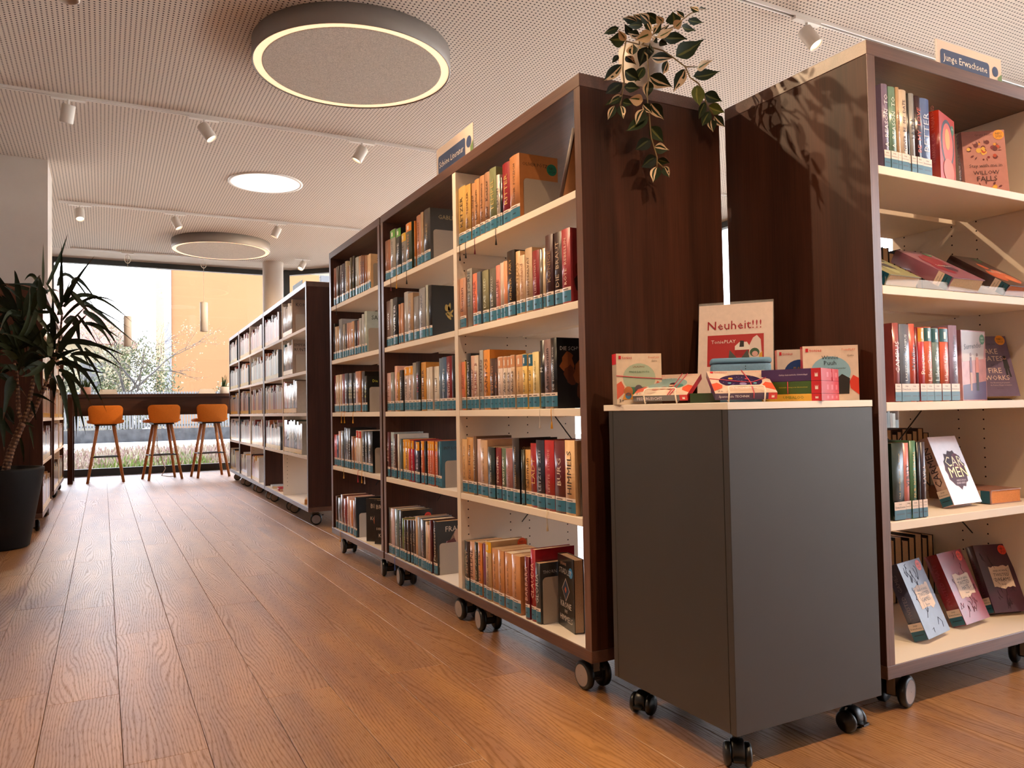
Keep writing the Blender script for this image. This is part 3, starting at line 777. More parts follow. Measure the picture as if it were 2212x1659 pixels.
  (1.819, 0.04, 0.202, '646e82','LAKESTONE CAMPUS','e8ecf0'),
  (1.86, 0.024, 0.204, 'd25f50','Wildfire','3a2420'),
  (1.885, 0.009, 0.196, '6e141e'),
  (1.895, 0.026, 0.196, 'be323c','Rosen','f0c0a0','d89a2c'),
  (1.922, 0.031, 0.198, 'cd5f3c','Like Snow','f0c0a0','2a5a5a'),
  (1.955, 0.031, 0.196, '6e8282','Like Fire','c8d8d8','235a64'),
  (1.988, 0.037, 0.198, 'd25a37','Like Water','f0c8b0','235a64'),
  (2.027, 0.037, 0.206, '8c7896','SONGS Drunken','2c2038'),
 ],
 'c1r4':[
  (1.777, 0.046, 0.197, '14281e','Und zwischen uns ein Ozean','c8a860'),
  (1.824, 0.021, 0.196, 'dc8c8c','VERITY','2a1a20'),
  (1.846, 0.025, 0.201, '4b7d5a','NUR NOCH EINMAL','e0b030'),
  (1.873, 0.014, 0.197, '0e0e10'),
  (1.888, 0.019, 0.196, '3c3241','LAYLA','d8c8d0'),
 ],
}
RIB = {('b1r1', 0): '141210', ('b1r1', 1): '141210', ('b1r1', 3): '6e1620', ('b1r1', 7): '141210', ('b1r3', 17): 'd8d0c8', ('b1r3', 19): 'e0a020', ('b1r4', 14): 'e0d0b0', ('b2r1', 2): '5a1a20', ('b2r1', 3): 'e0a020', ('b2r1', 5): '141210', ('b3r3', 4): 'd89a28', ('b3r3', 5): 'd89a28', ('b3r3', 8): 'd89a28', ('b3r4', 4): 'd8b060', ('b3r4', 10): 'c03040', ('b3r4', 11): 'd89a28', ('b3r4', 12): 'e0dcd8', ('b3r1', 2): '141210', ('b3r5', 3): 'd89a28', ('b2r5', 3): '2a58b0'}
def butterfly(o, t, h, d):
    g = MB()
    for cx, cy, a, L, w in ((.052, .145, 1.9, .030, .011), (.062, .150, 1.35, .034, .006), (.050, .120, 2.6, .012, .006), (.064, .118, -.55, .032, .007), (.060, .108, -.9, .028, .006), (.072, .130, .9, .022, .004)):
        P = []
        for k in range(14):
            u = 2 * PI * k / 14; p, q = math.cos(u) * L / 2, math.sin(u) * w * (1 - .3 * math.cos(u)); P.append((t + .0004, d * .45 + (cx - .05) + p * math.cos(a) - q * math.sin(a), h * .45 + (cy - .12) + p * math.sin(a) + q * math.cos(a)))
        g.quad(P, lin('b89c50'))
    g.build('gold_emblem', INK, o)
def sticker(o, t, h, d, col='f0a020', s1='NEU', s2='2025', r=.019, pos=(.80, .86), tc='2a1a10'):
    g = MB(); c = (t + .0006, d * pos[0], h * pos[1]); g.disc(c, r, 24, lin(col), e1=(0, 1, 0), e2=(0, 0, 1))
    x = t + .0009; g.text(s1, (x, c[1] - r * .6, c[2] + r * .02), (0, 1, .0), (0, 0, 1), r * 1.2, r * .42, lin(tc)); g.text(s2, (x, c[1] - r * .6, c[2] - r * .55), (0, 1, 0), (0, 0, 1), r * 1.2, r * .42, lin(tc))
    g.build('sticker', INK, o)
def blobs(cols, seed):
    def f(o, t, h, d):
        rn = random.Random(seed); g = MB()
        for k in range(7):
            cy, cz = rn.uniform(.25, .75) * d, rn.uniform(.2, .7) * h; R = rn.uniform(.12, .26) * d; n = 11
            P = [(t + .0003 + k * .00003, min(max(cy + R * (.7 + .5 * rn.random()) * math.cos(2 * PI * i / n), .004), d - .003), min(max(cz + 1.2 * R * (.7 + .5 * rn.random()) * math.sin(2 * PI * i / n), .003), h - .003)) for i in range(n)]
            g.quad(P, lin(cols[k % len(cols)]))
        g.build('cover_picture', INK, o)
    return f
ARTS = {('b2r2', 10): butterfly, ('b1r3', 19): blobs(['5a2c14', '8a4c26', '1a0e0a'], 3), ('b2r5', 16): blobs(['8a6a58', 'c09a84', '5a1418', 'a8808a'], 5), ('b1r2', 19): blobs(['7a2a1c', '3a2018', 'a88a60'], 8), ('b1r5', 13): blobs(['5a5c60', '8a3a20', '3a3c40'], 9), ('b1r1', 10): None}
for key, rows in BOOKS.items():
    bay, row = key[:2], key[2:]
    for i, r in enumerate(rows):
        pos, t, h, col = r[:4]; ex = list(r[4:]) + [''] * 5; title, tcol, band, cover = ex[0], ex[1] or '202020', ex[2], (ex[3] or ex[4]).strip()
        t = max(t - .0007, .007)
        if bay[0] == 'b':
            z = ZR[row]; lab = 'blue'
            if (key, i) in (('b1r2', 2),): lab = 'none'
            label = f"{SIZE(t, h)}{cname(col)} book, {ORD[i]} from left, {ROWN[row]} shelf, {BAYN[bay]} of front bookcase row"
            d = .128 if h < .197 else .142
            loc = (1.1675 + random.uniform(0, .006), pos, z + .0004); rot = (0, 0, -PI / 2)
            art = ARTS.get((key, i))
            if cover == 'butterfly': cover = None
            if key == 'b2r5' and i == 4: art = lambda o, t, h, d: sticker(o, t, h, d, 'd8382c', 'NEU', '', .016, (.85, .86))
            if key == 'b1r5' and i == 6: art = lambda o, t, h, d: sticker(o, t, h, d, 'e0562a', 'NEU', '', .018, (.85, .93))
            if key == 'b1r1' and i == 10: art = lambda o, t, h, d: sticker(o, t, h, d, '1f7a5c', 'NEU', '2024', .019, (.84, .80))
            grp = 'books on the front bookcase row'
        else:
            z = {'r1': 1.3954, 'r3': .7894, 'r4': .4874}[row]; lab = 'teen'; d = .135
            label = f"{SIZE(t, h)}{cname(col)} paperback, {ORD[i]} from left, {ROWN[row]} shelf under the Junge Erwachsene sign"
            loc = (pos, 1.2875 + random.uniform(0, .004), z); rot = (0, 0, 0); art = None; grp = 'books on the right-hand bookcase'
        book(t, h, d, col, loc, rot, title, tcol, band, cover, lab, label, grp, art=art, ribbon=RIB.get((key, i)), pages='c9a47c' if i % 3 else 'e2cdb0')
def bookend(loc, rz, label, h=.13, w=.14):
    m = MB(); P = [(0, 0), (w, 0)] + [(w - .012 + .012 * math.cos(a), h - .012 + .012 * math.sin(a)) for a in (0, .5, 1.05, PI / 2)] + [(.012 - .012 * math.sin(a), h - .012 + .012 * math.cos(a)) for a in (0, .5, 1.05, PI / 2)]
    n = len(P); A = [(p[0], 0, p[1]) for p in P]; B = [(p[0], .0012, p[1]) for p in P]
    b = len(m.v); m.v += A + B; m.face(range(b, b + n), (1, 1, 1)); m.face(range(b + 2 * n - 1, b + n - 1, -1), (1, 1, 1))
    for k in range(n): m.face((b + k, b + n + k, b + n + (k + 1) % n, b + (k + 1) % n), (1, 1, 1))
    o = m.build('bookend', METAL_G, None, loc, (0, 0, rz)); return tag(o, label, 'bookend', 'metal bookends on the shelves')
for bay, row, hh in (('b1', 'r1', .128), ('b1', 'r4', .15), ('b2', 'r1', .128), ('b2', 'r4', .105), ('b2', 'r5', .125), ('b3', 'r1', .13), ('b3', 'r2', .125), ('b3', 'r3', .125), ('b3', 'r4', .125), ('b3', 'r5', .125)):
    r = BOOKS[bay + row][-1]; yy = r[0] - r[1] - .0022
    bookend((X1 + .022, yy, ZR[row] + .0005), 0, f"beige metal bookend at the right end of {ROWN[row]} shelf, {BAYN[bay]} of front bookcase row", hh)
bookend((X1 + .02, BOOKS['b1r5'][-1][0] - BOOKS['b1r5'][-1][1] - .004, .1358), 0, 'beige metal bookend beside the black angled hardback on the bottom shelf', .14)
# ------------------------------------------------------------------ posed books (plan angle psi, lean th)
def pose(x, y, z, psi, th):
    ey = Vector((math.cos(psi), math.sin(psi), 0)); b = Vector((-ey.y, ey.x, 0)); ez = Vector((0, 0, 1)) * math.cos(th) + b * math.sin(th); ex = ey.cross(ez)
    return Matrix(((ex.x, ey.x, ez.x, x), (ex.y, ey.y, ez.y, y), (ex.z, ey.z, ez.z, z), (0, 0, 0, 1)))
def book_at(M, t, h, d, col, **k):
    o = book(t, h, d, col, (0, 0, 0), (0, 0, 0), **k); o.matrix_world = M; return o
def torn(ttl, sub, dark):
    def f(o, t, h, d):
        rn = random.Random(len(ttl)); g = MB(); x = t + .0006; y0, y1 = d * .24, d * .86; z0, z1 = h * .36, h * .66; P = []
        for i in range(9): P.append((x, y0 + (y1 - y0) * i / 8, z0 + rn.uniform(-.006, .004)))
        for i in range(9): P.append((x, y1 - (y1 - y0) * i / 8, z1 + rn.uniform(-.003, .006)))
        g.quad(P, lin('ddc6b4')); g.build('torn_label', MATTE, o)
        g = MB(); x += .0005
        for s, zz, hh, ww in (('ANA HUANG', .585, .035, .42), ('TWISTED', .515, .055, .46), (ttl, .445, .055, .46 if len(ttl) > 4 else .30), ('Roman', .39, .025, .14)):
            g.text(s, (x, d * (.55 - ww / 2), h * zz), (0, 1, 0), (0, 0, 1), d * ww, h * hh, lin('241c1c'))
        g.build('cover_lettering', INK, o); sticker(o, t, h, d, 'e8452e', 'NEU', '2025', .015, (.83, .91))
        n = MB()
        for k in range(14):
            a = rn.uniform(.2, .8) * d; zz = rn.uniform(.05, .95) * h; pts = [(t + .0003, a, zz)]
            for q in range(4): a += rn.uniform(-.012, .012); zz += rn.uniform(-.02, .02); pts.append((t + .0003, min(max(a, .006), d - .006), min(max(zz, .006), h - .006)))
            n.tube(pts, .0006, 4, lin(dark), caps=False)
        n.build('smoke_pattern', INK, o, kind='stuff')
    return f
G2 = 'books on the right-hand bookcase'
FOIL = paint('shiny_foil_print', .3, coat=.35, noise=(30, .22), bump=(22, .2))
book_at(pose(1.9511, 1.3645, .1358, .194, .3905), .0381, .2053, .1374, '555a78', title='TWISTED GAMES', tcol='9a90a0', lab='teen', label='shiny slate-blue novel with torn label leaning at the lower left of right bookcase', group=G2, art=torn('GAMES', '', '3a3c58'), mat=FOIL)
book_at(pose(2.1678, 1.395, .1358, .1061, .3934), .0397, .2049, .1387, '8c1428', title='TWISTED HATE', tcol='b05060', lab='teen', label='crimson novel with torn white label leaning between the blue and plum ones', group=G2, art=torn('HATE', '', '5a0c1c'), mat=FOIL)
book_at(pose(2.382, 1.4242, .1358, -.30, .3995), .0328, .2051, .118, '421a30', title='TWISTED DREAMS', tcol='7a4860', lab='teen', label='plum-coloured novel with torn white label leaning at lower right edge', group=G2, art=torn('DREAMS', '', '2c1020'), mat=GLOSS)
def art_carmen(o, t, h, d):
    rn = random.Random(5); g = MB(); P = []
    for i in range(26):
        a = 2 * PI * i / 26; r = 1 + (.13 if i % 2 else -.10) * rn.random(); P.append((t + .0003, d * .54 + d * .36 * r * math.cos(a), h * .50 + h * .27 * r * math.sin(a)))
    g.quad(P, lin('4a2030'))
    P = [(t + .00045, d * .70 + d * .14 * math.cos(a) * (1 + .3 * rn.random()), h * .62 + h * .12 * math.sin(a)) for a in [2 * PI * i / 12 for i in range(12)]]; g.quad(P, lin('74374a'))
    g.build('brush_stroke', MATTE, o); g = MB(); x = t + .001
    g.text('CAR', (x, d * .26, h * .545), (0, 1, 0), (0, 0, 1), d * .62, h * .15, lin('f2d472')); g.text('MEN', (x, d * .28, h * .385), (0, 1, 0), (0, 0, 1), d * .62, h * .15, lin('f2d472'))
    g.text('HERZSCHLAG', (x, d * .36, h * .325), (0, 1, 0), (0, 0, 1), d * .44, h * .026, lin('c8a0a0')); g.text('EINER REBELLIN', (x, d * .33, h * .285), (0, 1, 0), (0, 0, 1), d * .50, h * .026, lin('c8a0a0'))
    g.build('cover_lettering', INK, o)
book_at(pose(2.0947, 1.3638, .4874, .0313, .3661), .0328, .2005, .1357, 'c8a498', title='CARMEN', tcol='3a2c34', lab='teen', label='pale pink novel with wine brush stroke leaning on fourth shelf of right bookcase', group=G2, art=art_carmen)
o = book(.040, .20, .135, 'a06a58', (0, 0, 0), (0, 0, 0), lab='none', label='novel lying flat with an orange sprayed edge beside the pink leaning novel', group=G2, pages='d8884a')
# lying book: thickness up, spine to the left
o.matrix_world = Matrix(((0, .998, .06, 2.275), (0, -.06, .998, 1.335), (1, 0, 0, .4876), (0, 0, 0, 1)))
m = MB(); m.quad([(.002, -.005, .03), (.038, -.005, .03), (.038, -.005, .055), (.002, -.005, .055)], lin('e0cabb')); m.quad([(.002, -.005, .002), (.038, -.005, .002), (.038, -.005, .03), (.002, -.005, .03)], lin('1f5a70')); m.build('spine_label', INK, o)
def art_fake(o, t, h, d):
    g = MB(); x = t + .0008
    for s, y, z, w, hh, c in (('LYRA GROH', .10, .845, .66, .035, '2c2438'), ('FAKE', .20, .70, .50, .085, 'e8cbbb'), ('DATES', .20, .58, .56, .085, 'e8cbbb'), ('and', .36, .49, .28, .06, '4a4460'), ('FIRE', .26, .38, .44, .085, 'e8cbbb'), ('WORKS', .16, .26, .66, .085, 'e8cbbb'), ('Die Beziehung ist gespielt,', .24, .205, .60, .028, 'd0b0b0'), ('die Funken fliegen trotzdem.', .24, .165, .62, .028, 'd0b0b0'), ('ROMAN', .42, .12, .18, .02, '4a3a54')):
        g.text(s, (x, d * y, h * z), (0, 1, 0), (0, 0, 1), d * w, h * hh, lin(c))
    g.build('cover_lettering', INK, o); g = MB(); x = t + .0005
    def fig(cy, cz, s, top, leg, hair):
        g.quad([(x, cy - .008 * s, cz), (x, cy + .009 * s, cz), (x, cy + .007 * s, cz + .026 * s), (x, cy - .006 * s, cz + .026 * s)], lin(top))
        g.quad([(x, cy - .006 * s, cz - .028 * s), (x, cy - .001 * s, cz - .028 * s), (x, cy + .001 * s, cz), (x, cy - .006 * s, cz)], lin(leg)); g.quad([(x, cy + .004 * s, cz - .028 * s), (x, cy + .009 * s, cz - .027 * s), (x, cy + .007 * s, cz), (x, cy + .001 * s, cz)], lin(leg))
        g.disc((x, cy, cz + .031 * s), .005 * s, 10, lin('c89480'), e1=(0, 1, 0), e2=(0, 0, 1)); g.disc((x + .0002, cy, cz + .034 * s), .0045 * s, 8, lin(hair), e1=(0, 1, 0), e2=(0, 0, 1))
    fig(d * .10, h * .56, 1.0, '2f4a3c', '1a1414', '5a2a20'); fig(d * .82, h * .46, 1.05, '16141a', '16141a', '201814')
    g.build('cover_picture', MATTE, o); sticker(o, t, h, d, 'f0a028', 'NEU', '2025', .016, (.82, .93))
book_at(pose(2.372, 1.43, .7894, -.4107, .2935), .040, .196, .118, '6e5a78', lab='teen', label='purple novel with two figures leaning back at the right of the middle shelf', group=G2, art=art_fake)
def art_sur(o, t, h, d):
    g = MB(); x = t + .0004
    g.quad([(x, .003, h * .55), (x, d * .9, h * .60), (x, d - .002, h - .003), (x, .003, h - .003)], lin('c8b8b8')); g.quad([(x, .003, .003), (x, d - .003, .003), (x, d - .003, h * .28), (x, .003, h * .22)], lin('564a7c'))
    for cy, w, top, leg in ((.36, .006, '6a3a60', 'c89888'), (.62, .009, 'd07868', '1c1a2a')):
        x2 = x + .0003; c = d * cy; g.quad([(x2, c - w, h * .40), (x2, c + w, h * .40), (x2, c + w * .8, h * .62), (x2, c - w * .8, h * .62)], lin(top)); g.quad([(x2, c - w * .7, h * .14), (x2, c + w * .7, h * .14), (x2, c + w * .8, h * .40), (x2, c - w * .8, h * .40)], lin(leg)); g.disc((x2, c, h * .655), .0055, 10, lin('7a4a3c'), e1=(0, 1, 0), e2=(0, 0, 1))
    g.text('Surrender', (x + .0008, d * .1, h * .70), (0, 1, .1), (0, 0, 1), d * .72, h * .12, lin('2a2430')); g.build('cover_picture', INK, o); sticker(o, t, h, d, '1e7a50', 'NEU', '2024', .015, (.86, .88), 'd8f0e0')
o = book_at(pose(2.2179 - .0, 1.4339 - .03, .7894, .0668, 0), .030, .208, .134, 'c88c94', lab='none', label='pastel pink and violet novel facing out beside the row of upright spines', group=G2, art=art_sur, mat=FOIL)
def art_willow(o, t, h, d):
    rn = random.Random(4); g = MB(); x = t + .0004
    for cz, n, sp in ((.70, 26, .30), (.09, 20, .22)):
        for k in range(n):
            a = rn.uniform(0, 2 * PI); r = sp * d * rn.random(); cy = d * .5 + 1.25 * r * math.cos(a); cc = h * cz + .8 * r * math.sin(a); R = rn.uniform(.003, .008)
            cy = min(max(cy, .012), d - .012); cc = min(max(cc, .012), h - .01); col = rn.choice(['e8a030', 'e8b84a', '6a1820', 'c84a28', '8a2030', 'f0c060'])
            g.disc((x + k * .00002, cy, cc), R, 8, lin(col), e1=(0, 1, 0), e2=(0, 0, 1))
        for k in range(22):
            a = rn.uniform(0, 2 * PI); c0 = Vector((x, d * .5 + d * .3 * math.cos(a), h * cz + h * .10 * math.sin(a))); e = Vector((0, math.cos(a), math.sin(a))); f = Vector((0, -e.z, e.y)); g.quad([c0, c0 + e * .007 + f * .0022, c0 + e * .014, c0 + e * .007 - f * .0022], lin(rn.choice(['6a3038', '8a4a3a', '7a2a34'])))
    g.build('flower_picture', INK, o, kind='stuff'); g = MB(); x += .0012
    for s, y, z, w, hh, c in (('Greta Milán', .3, .92, .4, .04, '8a5a5c'), ('Stay with me in', .12, .435, .76, .07, '3a2028'), ('WILLOW', .20, .335, .60, .075, '3a2028'), ('FALLS', .28, .245, .46, .075, '3a2028')): g.text(s, (x, d * y, h * z), (0, 1, 0), (0, 0, 1), d * w, h * hh, lin(c))
    g.build('cover_lettering', INK, o); sticker(o, t, h, d, 'f4a222', 'NEU', '2025', .0155, (.86, .93))
book_at(pose(2.325, 1.42, 1.3954, -.62, .10), .0335, .212, .122, 'c88a84', title='WILLOW FALLS', tcol='5a3038', lab='none', label='dusty pink novel with autumn flowers facing out on the top right shelf', group=G2, art=art_willow)
def art_war(o, t, h, d):
    g = MB()
    def ell(cy, cz, ry, rz, c, k, n=20): g.quad([(t + .0003 + k * .0003, d * cy + d * ry * math.cos(2 * PI * i / n), h * cz + h * rz * math.sin(2 * PI * i / n)) for i in range(n)], lin(c))
    ell(.5, .60, .42, .34, '20242e', 0); ell(.5, .60, .34, .29, 'c84a2c', 1); ell(.48, .66, .16, .15, 'd89a3c', 2); ell(.52, .22, .34, .17, 'd86a4a', 3); g.build('cover_picture', INK, o)
    sticker(o, t, h, d, '1a6a48', 'NEU', '', .014, (.84, .84), 'd0f0e0')
book_at(pose(2.040, 1.335, 1.3954, .2847, 0), .030, .202, .135, 'b8321e', title='WARRIOR GIRL UNEARTHED', tcol='e08060', lab='none', label='orange-red novel with an oval face picture turned outward on top right shelf', group=G2, art=art_war)
# three books on their backs on sloped stands, second shelf
def art_soft(c1, c2, st, lab):
    def f(o, t, h, d):
        blobs([c1, c2, c1], len(c1 + c2) + ord(c1[0]))(o, t, h, d)
        g = MB(); g.text(lab, (t + .0012, d * .2, h * .42), (0, 1, 0), (0, 0, 1), d * .6, h * .06, lin('e8d8cc')); g.build('cover_lettering', INK, o)
        if st: sticker(o, t, h, d, '2a6a48', 'NEU', '2024', .015, (.8, .9), 'c0e0c8')
    return f
book_at(pose(1.765, 1.283, 1.0885, .044, 1.0157), .030, .205, .132, '8c8a62', lab='teen', label='sage green novel lying tilted on second shelf, leftmost of three', group=G2, art=art_soft('3a3c44', '9a9a70', 0, 'KISS'))
book_at(pose(2.02, 1.283, 1.0885, -.03, 1.0023), .0384, .200, .134, '90586c', lab='teen', label='mauve and crimson novel lying tilted on second shelf, middle of three', group=G2, art=art_soft('8a2038', '4a3048', 1, 'Salvation'))
book_at(pose(2.285, 1.285, 1.0885, .018, .9617), .034, .205, .134, '38181c', lab='teen', label='dark maroon novel with orange glow lying tilted, rightmost of three', group=G2, art=art_soft('c0502c', 'd8703a', 1, 'BITTER'), pages='b8642c')
m = MB(); m.box(0, .72, 0, .002, 0, .022); o = m.build('shelf_lip', ACRYL, None, (1.76, 1.2775, 1.088)); tag(o, 'clear acrylic lip along the front of the second shelf', 'shelf lip')
# books of the far side seen from their fore edges (right bookcase)
for row, z, x0, n, tt, cc in (('bottom', .1358, 2.21, 8, .034, '0e0e12'), ('fourth', .4878, 2.20, 10, .028, '4a3020'), ('second', 1.0885, 2.20, 9, .030, '141216')):
    x = x0
    for k in range(n):
        t = tt * (.85 + .3 * random.random()); book(t - .0008, .196 + .008 * (k % 3), .128, cc if k % 3 else '101014', (x + t, 1.7835 - .002, z), (0, 0, PI), lab='none', pages='d6b48e', name='book', group='books facing the other side of the right bookcase',
             label=f"paperback seen from its pages, {ORD[k]} from left at the back of {row} shelf, right bookcase")
        x += t
# angled black hardback in the near bay, the leaning one above, two dark ones in the far bay
def art_stad(o, t, h, d):
    g = MB(); x = t + .0006
    for s, y, z, w, hh, c in (('JULIANE', .14, .86, .46, .05, 'c89a80'), ('STADLER', .10, .74, .78, .10, 'b8b0ac'), ('KRONE', .16, .28, .66, .10, 'c8bcb4'), ('DES', .40, .22, .2, .04, 'c8bcb4'), ('HIMMELS', .12, .09, .76, .10, 'c8bcb4')): g.text(s, (x, d * y, h * z), (0, 1, 0), (0, 0, 1), d * w, h * hh, lin(c))
    for k, (r, c) in enumerate(((.24, 'b09a90'), (.21, '1e3450'), (.07, 'a04a30'))): g.quad([(x + k * .0003, d * .5 + d * r * a, h * .54 + h * r * .68 * b) for a, b in ((1, 0), (0, 1), (-1, 0), (0, -1))], lin(c))
    g.build('cover_lettering', INK, o); sticker(o, t, h, d, '2f86c0', 'NEU', '', .015, (.82, .80), 'e0f0ff')
book_at(pose(1.2548, 2.0242, .1358, -1.7326, 0), .032, .2133, .122, '141214', lab='none', label='black hardback with a blue diamond standing angled at the right of the bottom shelf', group='books on the front bookcase row', art=art_stad, pages='c8a684')
o = book(.016, .205, .135, '4a3026', (0, 0, 0), (0, 0, 0), lab='none', label='tan book leaning against the end panel on the top shelf', group='books on the front bookcase row', art=lambda o, t, h, d: None, mat=MATTE, pages='e8dccb')
o.matrix_world = Matrix.Translation((1.175, 1.905, 1.3958)) @ Matrix.Rotation(.42, 4, 'X') @ Matrix.Rotation(-PI / 2, 4, 'Z')
m = MB(); m.quad([(.0165, .004, .004), (.0165, .131, .004), (.0165, .131, .201), (.0165, .004, .201)], lin('b07a50')); m.build('cover_board', MATTE, o)
for k, (yy, ps, lb) in enumerate(((3.84, -.9, 'dark hardback turned outward beside the bookend in the far bay bottom shelf'), (3.735, -.95, 'black hardback with a flame picture turned outward in the far bay bottom shelf'))):
    def a2(o, t, h, d, k=k):
        g = MB(); x = t + .0006
        for s, z in (((('BREM', .78), ('KÖNIG', .5)), (('BREMER', .8), ('DER SCHWERT', .3), ('KÖNIG', .16)))[k]): g.text(s, (x, d * .1, h * z), (0, 1, 0), (0, 0, 1), d * .8, h * .1, lin('b8a89c'))
        P = [(x - .0002, d * .5 + d * .16 * math.cos(2 * PI * i / 12), h * .5 + h * .16 * math.sin(2 * PI * i / 12)) for i in range(12)]; g.quad(P, lin('a8562a')); g.build('cover_picture', INK, o)
    book_at(pose(1.20 + .01 * k, yy, .1358, ps, 0), .028, .215, .13, '1c1412', lab='none', label=lb, group='books on the front bookcase row', art=a2)

# far row of bookcases: nearest bay book by book, the rest as small book rows
def far_book(y, t, h, col, z, lab, label, cover=None, title=None):
    p = b3(.008, y); return book(t, h, .15, col, (p[0], p[1], z), (0, 0, -PI / 2 + TH3), title, '303030', None, cover, lab, label, 'books in the nearest bay of the far row', pages='e0d0bc')
FAR = {0: ['d8d4dc', 'e0dce4', 'c8c4d0', '8a7868', 'dcd8e0', 'b8b8c4', 'e4e0e8', 'd0d0d8', 'dcdce0', 'c8ccc8', 'a08878'], 1: ['2a4a50', 'b8b8bc', 'c4bcb4', 'd8d8dc', 'a89c94', 'c0c0c4', '8a4a38', 'a08c80'],
       2: ['b8604a', 'd0c8c0', 'c87860', 'e0d8d0', '8a9094', 'e0ccb0', '705848', 'c8bcae'], 3: ['b06038', '5a1c20', '2a2c30', 'd8d8cc', '9a9e90', 'c8c8b8', '5a6454', '3a3c2c', 'd8d0c0', 'a8a49c', 'c4c0b4'], 4: []}
for row, cols in FAR.items():
    z = (SH + (.1354,))[row] + .0004; y = .92 if row in (0, 1) else .915
    lo = .20 if row < 2 else .06
    n = len(cols); w = (y - lo) / max(n, 1)
    for i, c in enumerate(cols):
        t = w * (.45 + .25 * random.random()) if row != 3 else w * .8
        if i == n - 1 and row < 2: t = .03
        far_book(y, t, random.choice((.225, .24, .25, .215)) if i < n - 1 or row > 1 else .262, c, z, 'yellow', f"{cname(c)} book, {ORD[i]} from left, {('top', 'second', 'third', 'fourth')[row]} shelf of the far row's nearest bay", cover=('KOHL' if row == 0 else 'EMPFANG~RUNTER') if i == n - 1 and row < 2 else None)
        y -= t + (.001 if i < n - 2 else .001)
    if row < 2:
        p = b3(.03, y - .002); bookend((p[0], p[1], z + .0002), TH3, f"grey bookend on {('top', 'second')[row]} shelf of the far row's nearest bay", .15)
p = b3(.10, .22)
o = book(.02, .22, .15, 'd89a4a', (0, 0, 0), (0, 0, 0), lab='none', label='orange and red book leaning alone on the bottom shelf of the far row', group='books in the nearest bay of the far row', art=blobs(['8a2420', 'c8783a', '3a2420'], 6))
o.matrix_world = pose(p[0] + .0, p[1] + .0, .1358, -.35, .30)
p = b3(.03, .30)
o = book(.035, .2, .14, 'e0a050', (0, 0, 0), (0, 0, 0), lab='none', label='cream-edged paperback lying flat in front of the leaning orange book', group='books in the nearest bay of the far row'); o.matrix_world = Matrix(((0, .3, .95, p[0] - .02), (0, .95, -.3, p[1] - .12), (1, 0, 0, .1360), (0, 0, 0, 1)))
for k, (yy, c, lb) in enumerate(((1.62, 'c8ccd0', 'pale grey'), (1.35, 'b01830', 'red'), (1.13, 'e0d8d0', 'white'))):
    p = b3(.03 + .01 * k, yy + .1); o = book(.022, .20, .16, c, (0, 0, 0), (0, 0, 0), lab='none', label=f"{lb} book lying flat on the bottom shelf of the far row, second bay", group='books lying in the far row')
    o.matrix_world = Matrix(((0, .995, -.1, p[0]), (0, -.1, -.995, p[1]), (1, 0, 0, .1360), (0, 0, 0, 1)))
STUFF = MB(); rnd = random.Random(7)
PAL = ['d8d4dc', 'c8c4cc', 'e0dcd8', 'b8b8bc', 'd2c0a8', 'c89c6a', '8a2a24', '2a2c34', '6a4a38', '3a4a58', 'd8a040', 'a0a4a0', 'c87a50', '9a5a5c', '141416', 'e0c8a8']
def fill(place, y0, y1, z, hmin=.17, hmax=.25, full=1.0, lab='e3b62c', dirn=1, d=.14, seed=0):
    """a run of small spines from y1 down to y0 (local row direction), place(x, y) -> plan point"""
    y = y1
    while y > y0 + (y1 - y0) * (1 - full) + .02:
        t = rnd.uniform(.012, .034); h = rnd.uniform(hmin, hmax); c = lin(rnd.choice(PAL)); A = place(.008, y); B = place(.008, y - t + .0012); C = place(d, y - t + .0012); D = place(d, y)
        STUFF.hexa([(*A, z), (*B, z), (*C, z), (*D, z), (*A, z + h), (*B, z + h), (*C, z + h), (*D, z + h)], c)
        if lab:
            e = .0006; A2 = place(.008 - e, y - .0005); B2 = place(.008 - e, y - t + .0017); STUFF.quad([(*A2, z + .004), (*B2, z + .004), (*B2, z + .036), (*A2, z + .036)], lin(lab))
        y -= t
    return y
for (a, b) in ((.945 + .002, 1.839 - .002),):
    for i, z in enumerate(SH + (.1354,)):
        if i < 4: fill(b3, a, b, z + .0005, full=(.8, .75, .95, .85)[i])
for base, bays in ((1.885, [(.031, .835), (.855, 1.655)]), (3.585, [(.031, .855)])):
    for a, b in bays:
        for i, z in enumerate(SH + (.1354,)): fill(b3, base + a + .002, base + b - .002, z + .0005, full=rnd.choice((.95, .8, .9)) if i < 4 else .6)
def p4(x, y): return (-.367 - x, 7.315 - y)
def p5(x, y): return (-.385 - x, 9.90 - y)
def p9(x, y): return (5.85 - y, 3.45 + x)
for i, z in enumerate(SH + (.1354,)): fill(p9, .033, .783, z + .0005, full=.95, lab=None); fill(p9, .817, 1.567, z + .0005, full=.9, lab=None)
for i, z in enumerate(SH + (.1354,)): fill(p4, .033, 1.052, z + .0005, full=.95); fill(p5, .033, .943, z + .0005, full=.9); fill(p5, .967, 1.867, z + .0005, full=.95)
o = STUFF.build('book_rows', GLOSS, kind='stuff'); tag(o, 'rows of small books in the farther bookcases on both sides of the aisle', 'books')

